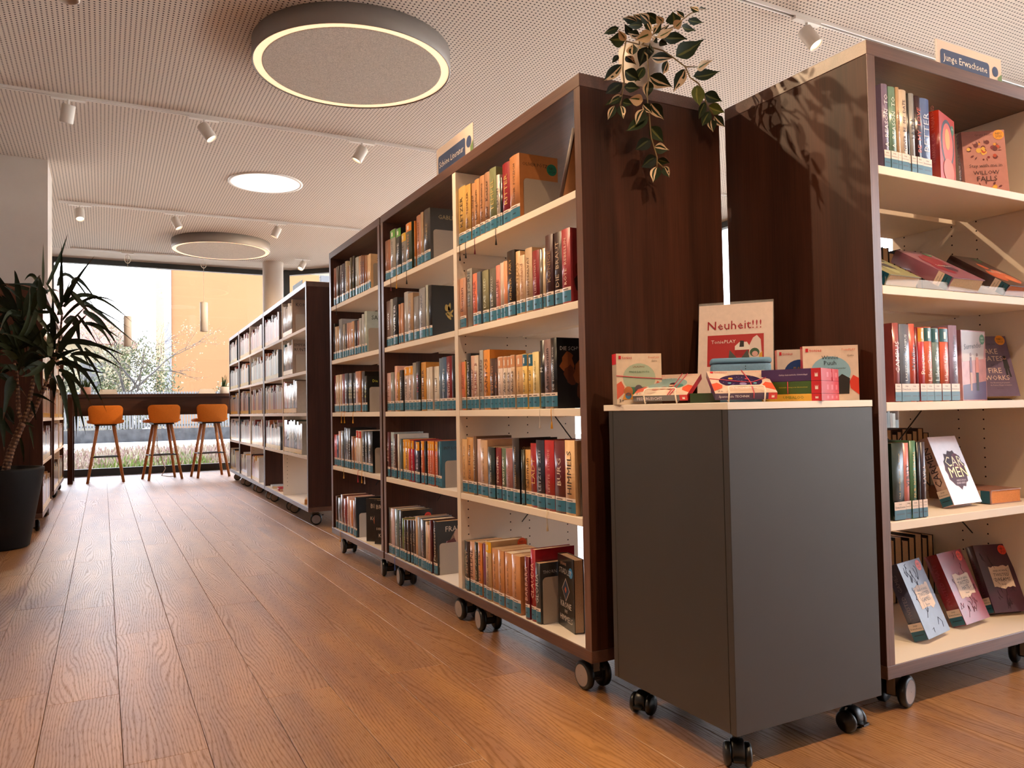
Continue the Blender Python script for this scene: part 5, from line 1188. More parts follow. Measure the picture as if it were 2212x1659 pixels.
YUCCA=[[-0.229,5.583,1.485,-0.23,5.601,1.689,-0.23,5.619,1.894,0.0255],[-0.309,5.607,1.621,-0.247,5.639,1.795,-0.198,5.67,1.972,0.023],[-0.211,5.653,1.521,-0.162,5.558,1.623,-0.043,5.463,1.802,0.0357],[-0.326,5.542,1.605,-0.331,5.629,1.755,-0.336,5.716,1.91,0.0143],[-0.33,5.587,1.465,-0.337,5.532,1.565,-0.344,5.477,1.664,0.0536],[-0.278,5.719,1.231,-0.281,5.72,1.403,-0.283,5.72,1.575,0.0383],[-0.295,5.691,1.461,-0.376,5.693,1.459,-0.456,5.694,1.457,0.0255],[-0.248,5.655,1.2,-0.176,5.58,1.328,-0.085,5.506,1.437,0.0459],[-0.253,5.654,1.626,-0.182,5.748,1.705,-0.024,5.842,1.465,0.023],[-0.173,5.634,1.633,-0.128,5.698,1.673,-0.019,5.763,1.523,0.0281],[-0.23,5.661,1.409,-0.065,5.566,1.549,0.104,5.471,1.489,0.0204],[-0.221,5.676,1.497,-0.062,5.705,1.579,0.179,5.734,1.413,0.0306],[-0.177,5.594,1.585,-0.124,5.492,1.504,-0.04,5.389,1.376,0.0357],[-0.109,5.696,1.505,-0.038,5.697,1.492,0.163,5.698,1.372,0.0153],[-0.118,5.669,1.539,-0.014,5.766,1.468,0.218,5.862,1.27,0.0306],[-0.113,5.669,1.469,-0.014,5.775,1.413,0.091,5.881,1.266,0.0408],[-0.108,5.611,1.387,-0.018,5.689,1.382,0.11,5.768,1.304,0.0255],[-0.14,5.62,1.44,-0.086,5.73,1.367,-0.024,5.84,1.26,0.0204],[-0.109,5.698,1.396,-0.013,5.611,1.352,0.057,5.524,1.212,0.0255],[-0.244,5.564,1.256,-0.06,5.505,1.25,0.141,5.446,1.162,0.0306],[-0.278,5.714,1.156,-0.204,5.706,1.205,-0.119,5.699,1.233,0.0306],[-0.188,5.653,1.287,-0.014,5.614,1.244,0.12,5.574,1.092,0.0204],[-0.178,5.631,1.189,-0.047,5.612,1.184,0.12,5.593,1.088,0.0306],[-0.182,5.603,1.182,-0.108,5.631,1.142,-0.014,5.658,1.091,0.0255],[-0.174,5.645,1.281,-0.13,5.748,1.236,-0.069,5.85,1.101,0.023],[-0.104,5.663,1.236,-0.053,5.771,1.184,-0.002,5.879,1.133,0.023],[-0.213,5.694,1.392,-0.16,5.817,1.418,-0.139,5.94,1.251,0.051],[-0.312,5.661,1.576,-0.388,5.589,1.614,-0.546,5.517,1.594,0.023],[-0.364,5.695,1.589,-0.486,5.812,1.636,-0.587,5.928,1.664,0.0255],[-0.369,5.703,1.654,-0.402,5.727,1.698,-0.44,5.75,1.662,0.0255],[-0.362,5.668,1.458,-0.469,5.608,1.555,-0.528,5.548,1.594,0.0255],[-0.444,5.69,1.383,-0.508,5.714,1.489,-0.568,5.739,1.573,0.0485],[-0.445,5.591,1.424,-0.502,5.496,1.436,-0.534,5.401,1.448,0.0306],[-0.296,5.694,1.336,-0.381,5.816,1.453,-0.445,5.939,1.559,0.0306],[-0.364,5.556,1.564,-0.382,5.634,1.484,-0.437,5.712,1.375,0.0306],[-0.425,5.614,1.272,-0.463,5.539,1.341,-0.469,5.465,1.373,0.0306],[-0.348,5.593,1.246,-0.415,5.664,1.329,-0.477,5.734,1.384,0.051],[-0.462,5.697,1.226,-0.388,5.597,1.277,-0.329,5.498,1.341,0.0306],[-0.37,5.651,1.24,-0.442,5.551,1.281,-0.522,5.452,1.295,0.0255],[-0.495,5.669,1.197,-0.523,5.637,1.297,-0.554,5.605,1.381,0.0204],[-0.484,5.699,1.152,-0.531,5.819,1.207,-0.587,5.939,1.258,0.0255],[-0.47,5.631,1.148,-0.494,5.756,1.309,-0.5,5.88,1.358,0.0255],[-0.458,5.596,1.085,-0.404,5.504,1.186,-0.32,5.412,1.156,0.0255],[-0.493,5.648,1.138,-0.51,5.545,1.172,-0.534,5.443,1.167,0.0153],[-0.495,5.576,1.083,-0.524,5.561,1.112,-0.544,5.547,1.091,0.0204],[-0.293,5.65,1.173,-0.321,5.577,1.25,-0.338,5.503,1.316,0.0306],[-0.292,5.548,1.171,-0.297,5.642,1.278,-0.316,5.735,1.35,0.0408],[-0.227,5.596,1.434,-0.278,5.712,1.574,-0.331,5.827,1.675,0.0306],[-0.241,5.701,1.446,-0.254,5.68,1.528,-0.298,5.659,1.598,0.0204],[-0.247,5.623,1.383,-0.311,5.635,1.488,-0.406,5.647,1.527,0.0255],[-0.253,5.656,1.44,-0.222,5.686,1.552,-0.176,5.716,1.7,0.0179],[-0.391,5.641,1.275,-0.452,5.676,1.355,-0.512,5.712,1.436,0.0357],[-0.315,5.709,1.23,-0.379,5.718,1.362,-0.398,5.728,1.496,0.0357],[-0.425,5.618,1.298,-0.376,5.677,1.437,-0.367,5.736,1.595,0.0306],[-0.466,5.583,1.268,-0.407,5.544,1.395,-0.395,5.504,1.595,0.0281],[-0.512,5.716,1.279,-0.54,5.728,1.384,-0.559,5.741,1.516,0.0306],[-0.275,5.639,1.278,-0.197,5.531,1.365,-0.077,5.424,1.493,0.0281],[-0.309,5.615,1.17,-0.383,5.641,1.233,-0.451,5.667,1.25,0.0357],[-0.265,5.544,1.146,-0.303,5.578,1.088,-0.312,5.613,0.996,0.0498],[-0.263,5.654,1.127,-0.118,5.558,1.088,0.022,5.462,0.815,0.0348],[-0.248,5.653,1.092,-0.15,5.652,1.023,-0.059,5.652,0.848,0.0299],[-0.256,5.662,1.058,-0.218,5.635,0.919,-0.185,5.608,0.652,0.0373],[-0.234,5.667,1.067,-0.168,5.731,0.965,-0.154,5.794,0.651,0.0415],[-0.207,5.544,1.061,-0.145,5.448,0.914,-0.092,5.352,0.68,0.0332],[-0.286,5.662,1.041,-0.28,5.778,0.985,-0.282,5.894,0.899,0.0415],[-0.383,5.585,0.937,-0.325,5.582,0.919,-0.256,5.58,0.867,0.0207],[-0.487,5.647,1.036,-0.512,5.612,0.963,-0.536,5.577,0.777,0.0622],[-0.402,5.606,0.736,-0.385,5.569,0.669,-0.373,5.532,0.595,0.0149],[-0.448,5.606,0.67,-0.436,5.636,0.585,-0.435,5.666,0.499,0.0183],[-0.362,5.594,1.088,-0.357,5.573,1.012,-0.345,5.551,0.944,0.0332],[-0.539,5.679,0.839,-0.502,5.575,0.788,-0.465,5.472,0.763,0.0207],[-0.543,5.642,0.789,-0.52,5.705,0.721,-0.497,5.768,0.685,0.0249],[-0.119,5.596,1.212,-0.042,5.538,1.088,-0.004,5.48,0.939,0.0166],[-0.242,5.685,1.138,-0.089,5.631,1.092,0.023,5.577,1.068,0.0199],[-0.417,5.574,0.761,-0.395,5.566,0.752,-0.368,5.558,0.731,0.0166],[-0.559,5.666,0.856,-0.537,5.58,0.715,-0.521,5.494,0.594,0.0332],[-0.391,5.598,0.895,-0.374,5.566,0.836,-0.358,5.535,0.76,0.0183],[-0.519,5.69,0.864,-0.497,5.683,0.805,-0.489,5.676,0.737,0.0332],[-0.167,5.694,1.183,-0.142,5.624,1.092,-0.118,5.554,0.951,0.0199],[-0.231,5.601,1.175,-0.18,5.643,1.11,-0.151,5.686,1.016,0.0249],[-0.332,5.699,1.189,-0.39,5.695,1.162,-0.448,5.691,1.093,0.0415],[-0.468,5.581,1.154,-0.502,5.499,1.189,-0.535,5.417,1.19,0.0415],[-0.465,5.635,1.09,-0.509,5.57,1.103,-0.544,5.505,1.058,0.0332],[-0.455,5.685,1.059,-0.425,5.772,1.115,-0.334,5.859,1.13,0.029],[-0.317,5.573,1.13,-0.372,5.529,1.068,-0.439,5.484,1.041,0.0373]]
TRUNK=[[[-0.531,5.64,0.456,-0.5,5.64,0.596,-0.451,5.64,0.732,-0.438,5.64,0.761],0.0224,0.0191],[[-0.44,5.64,0.761,-0.459,5.64,0.821,-0.464,5.64,0.905,-0.465,5.64,0.989],0.0124,0.0108],[[-0.436,5.64,0.761,-0.408,5.64,0.862,-0.394,5.64,0.963,-0.376,5.64,1.057],0.0133,0.0116],[[-0.426,5.64,0.753,-0.379,5.64,0.828,-0.343,5.64,0.929,-0.323,5.64,0.989],0.0141,0.0116],[[-0.465,5.64,0.989,-0.469,5.64,1.073,-0.483,5.64,1.132],0.0075,0.0058],[[-0.323,5.64,0.989,-0.299,5.64,1.049,-0.27,5.64,1.152],0.0083,0.0066],[[-0.27,5.64,1.152,-0.24,5.64,1.299,-0.229,5.64,1.438],0.0075,0.0058]]
VINE=[[1.28,1.732,1.853,1.231,1.74,1.827,0.0167,'g'],[1.344,1.732,1.884,1.284,1.722,1.877,0.0201,'v'],[1.401,1.772,1.914,1.351,1.76,1.921,0.0201,'v'],[1.386,1.732,1.892,1.341,1.719,1.903,0.0234,'v'],[1.442,1.759,1.917,1.375,1.754,1.926,0.0267,'g'],[1.32,1.755,1.835,1.289,1.749,1.857,0.0201,'w'],[1.359,1.725,1.874,1.286,1.704,1.847,0.0167,'g'],[1.336,1.78,1.848,1.296,1.806,1.856,0.0368,'g'],[1.394,1.727,1.858,1.353,1.756,1.843,0.0301,'w'],[1.411,1.754,1.877,1.404,1.781,1.943,0.0167,'v'],[1.396,1.724,1.857,1.413,1.708,1.89,0.0201,'v'],[1.413,1.735,1.869,1.488,1.755,1.924,0.0167,'v'],[1.419,1.74,1.858,1.488,1.741,1.902,0.0201,'w'],[1.466,1.763,1.878,1.549,1.753,1.888,0.0301,'g'],[1.451,1.766,1.866,1.46,1.74,1.845,0.0201,'d'],[1.487,1.745,1.913,1.475,1.732,1.945,0.0368,'g'],[1.476,1.731,1.896,1.488,1.704,1.909,0.0234,'w'],[1.512,1.726,1.931,1.491,1.737,1.955,0.0134,'v'],[1.582,1.74,1.973,1.568,1.765,1.995,0.015,'v'],[1.579,1.74,1.978,1.643,1.764,2.002,0.0084,'v'],[1.525,1.726,1.927,1.592,1.731,1.936,0.0184,'g'],[1.548,1.779,1.939,1.62,1.794,1.947,0.0201,'g'],[1.514,1.77,1.835,1.62,1.758,1.905,0.0435,'g'],[1.398,1.74,1.796,1.484,1.742,1.812,0.0267,'v'],[1.397,1.755,1.798,1.428,1.782,1.864,0.0267,'d'],[1.333,1.743,1.791,1.329,1.734,1.82,0.0301,'v'],[1.325,1.765,1.795,1.38,1.787,1.789,0.0201,'v'],[1.391,1.751,1.83,1.377,1.768,1.775,0.0334,'d'],[1.307,1.759,1.765,1.23,1.741,1.696,0.0267,'v'],[1.309,1.748,1.744,1.379,1.767,1.734,0.0301,'g'],[1.413,1.77,1.755,1.48,1.746,1.725,0.0368,'v'],[1.51,1.725,1.777,1.479,1.743,1.71,0.0301,'v'],[1.568,1.74,1.794,1.653,1.759,1.847,0.0234,'w'],[1.589,1.78,1.792,1.684,1.761,1.819,0.0301,'g'],[1.551,1.72,1.735,1.534,1.694,1.66,0.0334,'y'],[1.577,1.72,1.714,1.647,1.719,1.702,0.0301,'g'],[1.59,1.72,1.679,1.649,1.712,1.666,0.0284,'y'],[1.581,1.72,1.69,1.545,1.712,1.628,0.0201,'g'],[1.596,1.72,1.664,1.55,1.704,1.607,0.0251,'g'],[1.614,1.72,1.653,1.643,1.707,1.619,0.0234,'v'],[1.6,1.72,1.64,1.594,1.706,1.596,0.0234,'v'],[1.382,1.733,1.721,1.372,1.733,1.669,0.0267,'v'],[1.269,1.7,1.671,1.325,1.698,1.677,0.0234,'g'],[1.261,1.7,1.644,1.214,1.696,1.611,0.0201,'v'],[1.257,1.7,1.64,1.199,1.696,1.606,0.0167,'g'],[1.236,1.7,1.613,1.21,1.698,1.568,0.0184,'v'],[1.254,1.7,1.616,1.243,1.671,1.567,0.0201,'v'],[1.262,1.7,1.628,1.277,1.674,1.614,0.0201,'g'],[1.333,1.7,1.643,1.28,1.697,1.638,0.0267,'w'],[1.333,1.7,1.633,1.353,1.685,1.606,0.0201,'v'],[1.361,1.7,1.641,1.398,1.691,1.596,0.0301,'v'],[1.336,1.7,1.62,1.299,1.691,1.567,0.0267,'v'],[1.35,1.7,1.603,1.262,1.689,1.543,0.0301,'g'],[1.357,1.7,1.574,1.388,1.681,1.527,0.0301,'g'],[1.356,1.7,1.537,1.287,1.682,1.492,0.0301,'d'],[1.368,1.7,1.516,1.413,1.689,1.512,0.0267,'v'],[1.375,1.7,1.49,1.317,1.694,1.451,0.0301,'d'],[1.379,1.7,1.484,1.415,1.69,1.476,0.0201,'g'],[1.377,1.7,1.464,1.358,1.696,1.414,0.0267,'v'],[1.4,1.7,1.467,1.406,1.683,1.43,0.0201,'v'],[1.279,1.737,1.777,1.251,1.73,1.745,0.0134,'d'],[1.487,1.775,1.817,1.452,1.756,1.761,0.0201,'v'],[1.385,1.758,1.773,1.355,1.764,1.725,0.0234,'g'],[1.262,1.7,1.68,1.189,1.677,1.629,0.0267,'d'],[1.421,1.757,1.853,1.454,1.775,1.888,0.0201,'v'],[1.359,1.743,1.854,1.315,1.739,1.849,0.0201,'v'],[1.342,1.758,1.857,1.318,1.757,1.885,0.0201,'d'],[1.442,1.738,1.904,1.413,1.733,1.919,0.0201,'w']]
STEM=[[1.403,1.8,1.853,1.382,1.738,1.798,1.397,1.752,1.745,1.348,1.7,1.679,1.349,1.7,1.632,1.354,1.7,1.6,1.358,1.7,1.544,1.377,1.7,1.49,1.376,1.7,1.46],[1.377,1.7,1.477,1.399,1.7,1.463],[1.403,1.8,1.86,1.354,1.8,1.861,1.317,1.765,1.793,1.302,1.748,1.743,1.298,1.738,1.705,1.254,1.7,1.616],[1.412,1.8,1.862,1.471,1.776,1.846,1.492,1.755,1.82,1.536,1.754,1.801,1.529,1.727,1.757,1.554,1.72,1.741,1.571,1.72,1.723,1.583,1.72,1.687,1.61,1.72,1.656],[1.412,1.8,1.862,1.457,1.8,1.903,1.534,1.8,1.942,1.6,1.8,1.997,1.636,1.8,2.016],[1.403,1.8,1.86,1.404,1.8,1.889,1.384,1.8,1.912],[1.509,1.724,1.783,1.569,1.74,1.801]]

rn = random.Random(21)
for v in VINE: leaf(v[0:3], v[3:6], v[6], v[7], rn).build('leaf', VLEAF, T)
for s in STEM:
    pts = [Vector(s[i:i + 3]) - P0 for i in range(0, len(s), 3)]; q = MB(); q.tube(pts, .0022, 6, lin('7a6440')); q.build('stem', MATTE, T)

# ------------------------------------------------------------------ big yucca in a black planter
YX, YY = -.585, 5.66
T = thing('potted_yucca', 'tall yucca with ringed trunks in a large black tapered planter', 'plant', (YX, YY, 0))
q = MB(); q.lathe([(.001, .003), (.175, .003), (.183, .01), (.262, .47), (.262, .486), (.245, .486), (.240, .44), (.001, .44)], 56, (1, 1, 1)); q.build('planter', POT, T)
q = MB(); q.lathe([(.238, .441), (.1, .452), (.001, .455)], 30, (1, 1, 1)); q.build('soil', SOIL, T)
BARK = paint('ringed_bark', .85, noise=(50, .35), bump=(90, 1))
P1 = Vector((YX, YY, 0))
rn = random.Random(8)
for pts, ra, rb in TRUNK:
    P = [Vector(pts[i:i + 3]) - P1 for i in range(0, len(pts), 3)]; fine = []; 
    for i in range(len(P) - 1):
        n = max(2, int((P[i + 1] - P[i]).length / .011))
        for k in range(n): fine.append(P[i].lerp(P[i + 1], k / n))
    fine.append(P[-1]); m = len(fine); rad = [(ra + (rb - ra) * i / m) * (1.10 if i % 2 else .93) for i in range(m)]
    q = MB(); q.tube(fine, rad, 12, lin('5a3c2c'))
    for fi in range(len(q.f) - 2):
        if (fi // 12) % 2: q.c[fi] = lin(rn.choice(('8a6246', '6a4834', 'a07a58')))
        elif rn.random() < .2: q.c[fi] = lin('3a241c')
    q.build('trunk', BARK, T)
def sword(v, rn):
    A, M_, B = [Vector(v[i:i + 3]) for i in (0, 3, 6)]; w = v[9]; q = MB(); N = 9; idx = []
    tone = rn.choice(('26301a', '1e2816', '303a20', '2a3420', '1a2414')); base = lin(tone)
    for i in range(N + 1):
        u = i / N; c = A * (1 - u) ** 2 + (M_ * 2 - (A + B) * .5) * (2 * u * (1 - u)) + B * u * u; d = ((M_ * 2 - (A + B) * .5 - A) * (1 - u) + (B - (M_ * 2 - (A + B) * .5)) * u).normalized()
        if i == 0: tw = rn.uniform(-.7, .7); 
        vw = (c - view0).normalized(); s = d.cross(vw).normalized(); s = Matrix.Rotation(tw * (.4 + .6 * u), 3, d) @ s; n = s.cross(d)
        hw = w * .5 * (.55 + .45 * math.sin(PI * min(1, u * 1.5))) * (1 if u < .6 else max(0, 1 - ((u - .6) / .4) ** 1.6)) ; row = []
        for k in (-1, 0, 1): row.append(len(q.v)); q.v.append(tuple(c - P1 + s * hw * k - n * (abs(k) * hw * .35)))
        idx.append(row)
    for i in range(N):
        for j in (0, 1): q.face((idx[i][j], idx[i][j + 1], idx[i + 1][j + 1], idx[i + 1][j]), base if i < N - 1 else lin('5a3a20'), 0, True)
    return q
rn = random.Random(5)
for v in YUCCA: sword(v, rn).build('leaf', LEAFD, T)
# fill: leaves of the hidden heads behind
for hd, n in (((-.63, 5.72, 1.25), 22), ((-.72, 5.70, 1.02), 20), ((-.44, 5.74, 1.12), 20), ((-.45, 5.66, 1.40), 14)):
    for k in range(n):
        a = rn.uniform(0, 2 * PI); e = rn.uniform(-.5, 1.2); L = rn.uniform(.28, .44); h0 = Vector(hd); d = Vector((math.cos(a) * math.cos(e), .8 * math.sin(a) * math.cos(e), math.sin(e)))
        mid = h0 + d * L * .55 + Vector((0, 0, .05)); end = h0 + d * L - Vector((0, 0, .10 * (1 - abs(e))))
        if end.x > -.25 and end.z > 1.3: continue
        sword([*h0, *mid, *end, rn.uniform(.028, .045)], rn).build('leaf', LEAFD, T)

# ------------------------------------------------------------------ ceiling fittings
def ring_lamp(label, x, y, R=.572):
    t = thing('ring_lamp', label, 'ceiling lamp', (x, y, CZ), 0, 'round felt ceiling lamps')
    q = MB(); q.lathe([(R - .006, -.0005), (R, -.0005), (R, -.112), (R - .004, -.115), (R - .008, -.112)], 96, (1, 1, 1)); q.build('housing', RIM_W, t)
    q = MB(); q.lathe([(R - .009, -.108), (R - .055, -.108)], 96, (1, 1, 1)); q.build('light_ring', RINGE, t)
    q = MB(); q.lathe([(R - .056, -.100), (R - .056, -.109), (R - .062, -.110), (.001, -.110)], 96, (1, 1, 1), sm=False); q.build('felt_disc', FELT, t); return t
l0 = ring_lamp('large round felt lamp with a glowing rim, nearest on the ceiling', 1.312, 4.40)
dup(l0, (1.30, 10.05, CZ), label='round felt ceiling lamp near the window wall above the stools')
dup(l0, (1.31, -1.25, CZ), label='round felt ceiling lamp behind the viewpoint')
t = thing('flush_light', 'small flush round ceiling light between the two felt lamps', 'ceiling lamp', (1.33, 7.28, CZ))
q = MB(); q.lathe([(.33, -.0005), (.33, -.008), (.305, -.010), (.303, -.006)], 64, (1, 1, 1)); q.build('trim_ring', RAIL, t); q = MB(); q.lathe([(.303, -.007), (.001, -.007)], 64, (1, 1, 1)); q.build('diffuser', PANELE, t)
def rail(label, y, x0, x1):
    t = thing('track_rail', label, 'light track', (x0, y, CZ), 0, 'ceiling light tracks')
    q = MB(); L = x1 - x0; q.box(0, L, -.017, -.007, -.018, -.0005); q.box(0, L, .007, .017, -.018, -.0005); q.build('rail_profile', RAIL, t); q = MB(); q.box(0, L, -.007, .007, -.010, -.0006, lin('1c1816')); q.build('slot', MATTE, t)
    return t
rail('white light track across the ceiling nearest the viewpoint, above the bookcase corner', 2.92, -1.5, 6.2); rail('white light track between the large felt lamp and the flush light', 5.80, -1.5, 6.2)
rail('white light track just before the round lamp near the windows', 8.70, -.38, 6.2); rail('white light track closest to the window wall', 11.06, -.36, 1.45)
rail('white light track behind the viewpoint', .05, -1.5, 6.2)
s0 = None
def spot(label, x, y, aim, power=0, ang=42, first=[None]):
    """track spot: adapter, stem and cylinder head; aim is the direction of its beam"""
    d = Vector(aim).normalized(); t = thing('track_spotlight', label, 'spotlight', (x, y, CZ), 0, 'track spotlights')
    if first[0] is None:
        q = MB(); q.box(-.10, .10, -.016, .016, -.034, -.0185); a = q.build('adapter', RAIL, t); q = MB(); q.tube([(0, 0, -.034), (0, 0, -.072)], .008, 10); b = q.build('stem', RAIL, t)
        q = MB(); q.lathe([(.001, .055), (.036, .055), (.041, .050), (.041, -.060), (.0395, -.066), (.035, -.066), (.034, -.052)], 32, lin('e0d8cf')); c = q.build('head', paint('spot_head', .45), t)
        q = MB(); q.lathe([(.034, -.050), (.020, -.046), (.001, -.045)], 24, (1, 1, 1)); e = q.build('lens', LENS, c); first[0] = (a, b, c)
    else:
        for k in first[0]:
            n = k.copy(); COL.objects.link(n); n.parent = t
            for g in k.children: g2 = g.copy(); COL.objects.link(g2); g2.parent = n
    hd = [c for c in t.children if c.name.startswith('head')][0]
    hd.rotation_euler = d.to_track_quat('-Z', 'Y').to_euler(); hd.location = Vector((0, 0, -.095)) + d * .025
    if power:
        l = bpy.data.lights.new('spot_beam', 'SPOT'); l.energy = power; l.spot_size = math.radians(ang * 2); l.spot_blend = .6; l.color = (1.0, .70, .42); l.shadow_soft_size = .014
        lo = bpy.data.objects.new('spot_beam', l); COL.objects.link(lo); lo.parent = t; lo.location = Vector((0, 0, -.095)) + d * .10; lo.rotation_euler = d.to_track_quat('-Z', 'Y').to_euler()
    return t
P_ = 1.0
spot('white track spotlight pointing away, leftmost on the second light track', -.20, 5.80, (-.15, .35, -1), 40 * P_)
spot('white track spotlight tilted right with lit lens, second light track', .64, 5.80, (.62, -.25, -1), 60 * P_)
spot('white track spotlight tilted left, beside the large felt lamp', 1.79, 5.80, (-.55, .1, -1), 60 * P_)
spot('small white spotlight facing the viewer, leftmost on the third light track', -.20, 8.70, (.05, -.5, -1), 60 * P_)
spot('small white spotlight above the stools, middle of the third light track', .67, 8.70, (.45, -.2, -1), 60 * P_)
spot('small white spotlight tilted left, rightmost in view on third light track', 1.71, 8.70, (-.45, .1, -1), 50 * P_)
spot('unseen spotlight added behind the front bookcase top to brighten the stools', 2.75, 8.70, (-.95, .85, -1), 260 * P_, 48)  # added out of sight to brighten the stools and pendants
spot('large white spotlight with lit lens beside the trailing plant', 3.43, 2.92, (.28, -.55, -1), 150 * P_, 50)
spot('white spotlight near the round column above the far bookcases', 2.42, 10.60, (-.6, -.45, -1), 30 * P_)
spot('white track spotlight above the aisle outside the picture, aimed at the plant', .45, 2.90, (.62, -.72, -.72), 135 * P_, 38)
spot('white track spotlight above the aisle outside the picture, aimed at the front bookcase', -1.1, 2.92, (1.2, -.30, -.9), 190 * P_, 50)
spot('white track spotlight behind the viewpoint, leftmost of that track', -1.2, .05, (1.2, 1.5, -1.1), 0)
spot('unseen track spotlight added behind the viewpoint to light the cabinet top', 1.20, .05, (.12, .70, -1), 110 * P_, 22)  # unseen fill lamp, narrow cone kept off the trailing plant
spot('unseen track spotlight added behind the viewpoint to light the near floor', .55, .05, (.25, .35, -1), 50 * P_, 55)  # unseen lamp added as warm fill for the floor
spot('unseen track spotlight added behind the viewpoint to light the right bookcase', 2.60, .05, (.0, .66, -1), 110 * P_, 34)  # unseen lamp added as fill for the right bookcase front
t = thing('ceiling_spot', 'white cylinder lamp cut off by the top edge of the picture', 'spotlight', (-.135, 3.83, CZ)); q = MB(); q.lathe([(.001, 0), (.048, 0), (.048, -.30), (.040, -.304), (.038, -.26), (.001, -.26)], 32, lin('d8cdc4')); q.build('body', paint('surface_spot', .5), t)
def pendant(label, x, y, z0, z1):
    t = thing('pendant_lamp', label, 'pendant lamp', (x, y, CZ), 0, 'white cylinder pendants over the bar table')
    q = MB(); q.box(-.07, .07, -.014, .014, -.034, -.018); q.build('adapter', RAIL, t)
    q = MB(); q.tube([(0, 0, -.034), (0, 0, z1 - CZ)], .0022, 6, lin('d8d0c4')); pts = [(0 + .035 * math.sin(a), 0, -.10 + .055 * math.cos(a)) for a in [2 * PI * k / 14 for k in range(14)]]; q.tube(pts, .004, 6, lin('e8e0d4'), closed=True); q.build('cord', MATTE, t)
    q = MB(); a, b = z0 - CZ, z1 - CZ; q.lathe([(.001, b), (.046, b), (.049, b - .004), (.049, a), (.044, a), (.042, a + .05), (.001, a + .05)], 32, lin('f6f0e6')); q.build('shade', paint('pendant_shade', .5), t); return t
p = pendant('white cylinder pendant hanging in front of the orange facade', 1.20, 11.06, 1.909, 2.302); pendant('white cylinder pendant half hidden by yucca leaves', .283, 11.06, 1.69, 2.078)
for x, y in ((1.62, 11.5), (2.75, 11.0)):
    pass

# ------------------------------------------------------------------ bar table and stools
T = thing('bar_table', 'long dark walnut bar table along the window wall', 'table', (-.372, 10.52, 0))
q = MB(); q.cbox(0, 2.30, 0, .62, 1.028, 1.062, b=.002); q.build('table_top', PANEL_X, T)
q = MB(); q.cbox(.05, 2.26, .03, .052, .80, 1.027, b=.001); q.build('apron', PANEL_X, T)
for x in (0, 2.25):
    q = MB(); q.cbox(x, x + .055, .002, .06, 0, 1.027, b=.002); q.build('leg', PANEL, T); q = MB(); q.cbox(x, x + .055, .56, .618, 0, 1.027, b=.002); q.build('leg', PANEL, T)
T0 = thing('bar_stool', 'orange bar stool on the left, partly behind a yucca leaf', 'stool', (.028, 10.60, 0), 0, 'orange bar stools')
def shell(q, pts_rows, th):
    n = len(pts_rows[0]); A = []
    for r_ in pts_rows: A.append([len(q.v) + i for i in range(n)]); q.v += [tuple(p) for p in r_]
    for i in range(len(A) - 1):
        for j in range(n - 1): q.face((A[i][j], A[i][j + 1], A[i + 1][j + 1], A[i + 1][j]), (1, 1, 1), 0, True)
def pad(name, w, h, th, xf, mat, r=.055):
    """rounded-rectangle cushion; xf maps (u, v, n) to a point"""
    q = MB(); P = []; n = 6
    for cx, cy, a0 in ((w / 2 - r, h - r, 0), (-w / 2 + r, h - r, PI / 2), (-w / 2 + r, r, PI), (w / 2 - r, r, 1.5 * PI)): P += [(cx + r * math.cos(a0 + PI / 2 * k / n), cy + r * math.sin(a0 + PI / 2 * k / n)) for k in range(n + 1)]
    cy0 = h / 2; rings = []
    for s, d_ in ((.86, 0), (.97, .12), (1, .35), (1, .65), (.97, .88), (.86, 1)): rings.append(len(q.v)); q.v += [xf(p[0] * s, cy0 + (p[1] - cy0) * s, th * d_) for p in P]
    L = len(P)
    for a, b in zip(rings, rings[1:]):
        for k in range(L): q.face((a + k, a + (k + 1) % L, b + (k + 1) % L, b + k), (1, 1, 1), 0, True)
    for rr, rev in ((rings[0], True), (rings[-1], False)):
        c = len(q.v); zz = 0 if rev else th; q.v.append(xf(0, cy0, zz))
        for k in range(L): q.face((rr + (k + 1) % L, rr + k, c) if rev else (rr + k, rr + (k + 1) % L, c), (1, 1, 1), 0, True)
    return q.build(name, mat, T0)
bx_ = lambda u, v, n: (u * (1 - .10 * (1 - v / .22)), -.17 + n + 1.1 * u * u + .10 * v - .0, .700 + v)
pad('backrest', .385, .225, .030, bx_, ORANGE)
sx_f = lambda u, v, n: (u, -.14 + v, .700 + n + .6 * u * u * (1 - v / .4))
pad('seat', .40, .36, .035, sx_f, ORANGE, r=.08)
q = MB(); q.box(-.12, .12, -.09, .14, .682, .699, lin('2a2420')); q.build('seat_plate', MATTE, T0)
for sx_1 in (-1, 1):
    for sy_1 in (-1, 1):
        q = MB(); a = Vector((sx_1 * .085, .02 + sy_1 * .075, .69)); b = Vector((sx_1 * .192, .02 + sy_1 * .175, 0)); q.tube([a, b], [.021, .0155], 10); q.build('leg', OAK, T0)
q = MB(); f_ = .305 / .69; X_ = .192 - (.192 - .085) * f_; Y_ = .175 - (.175 - .075) * f_
q.tube([(-X_ - .012, .02 - Y_ - .012, .305), (X_ + .012, .02 - Y_ - .012, .305), (X_ + .012, .02 + Y_ + .012, .305), (-X_ - .012, .02 + Y_ + .012, .305)], .0065, 8, closed=True); q.build('foot_ring', BLACK, T0)
dup(T0, (.655, 10.57, 0), .16, label='orange bar stool in the middle of the three'); dup(T0, (1.215, 10.56, 0), .13, label='orange bar stool on the right beside the far bookcase')
q = MB(); q.tube([(.60, 11.0, .80), (.61, 10.75, .40), (.66, 10.72, .22), (.70, 10.75, .12), (.66, 10.8, .03), (.74, 10.85, .008), (.82, 10.84, .01)], .006, 6, lin('d8d0c8')); o = q.build('power_cable', MATTE); tag(o, 'pale cable hanging down behind the middle orange stool', 'cable')
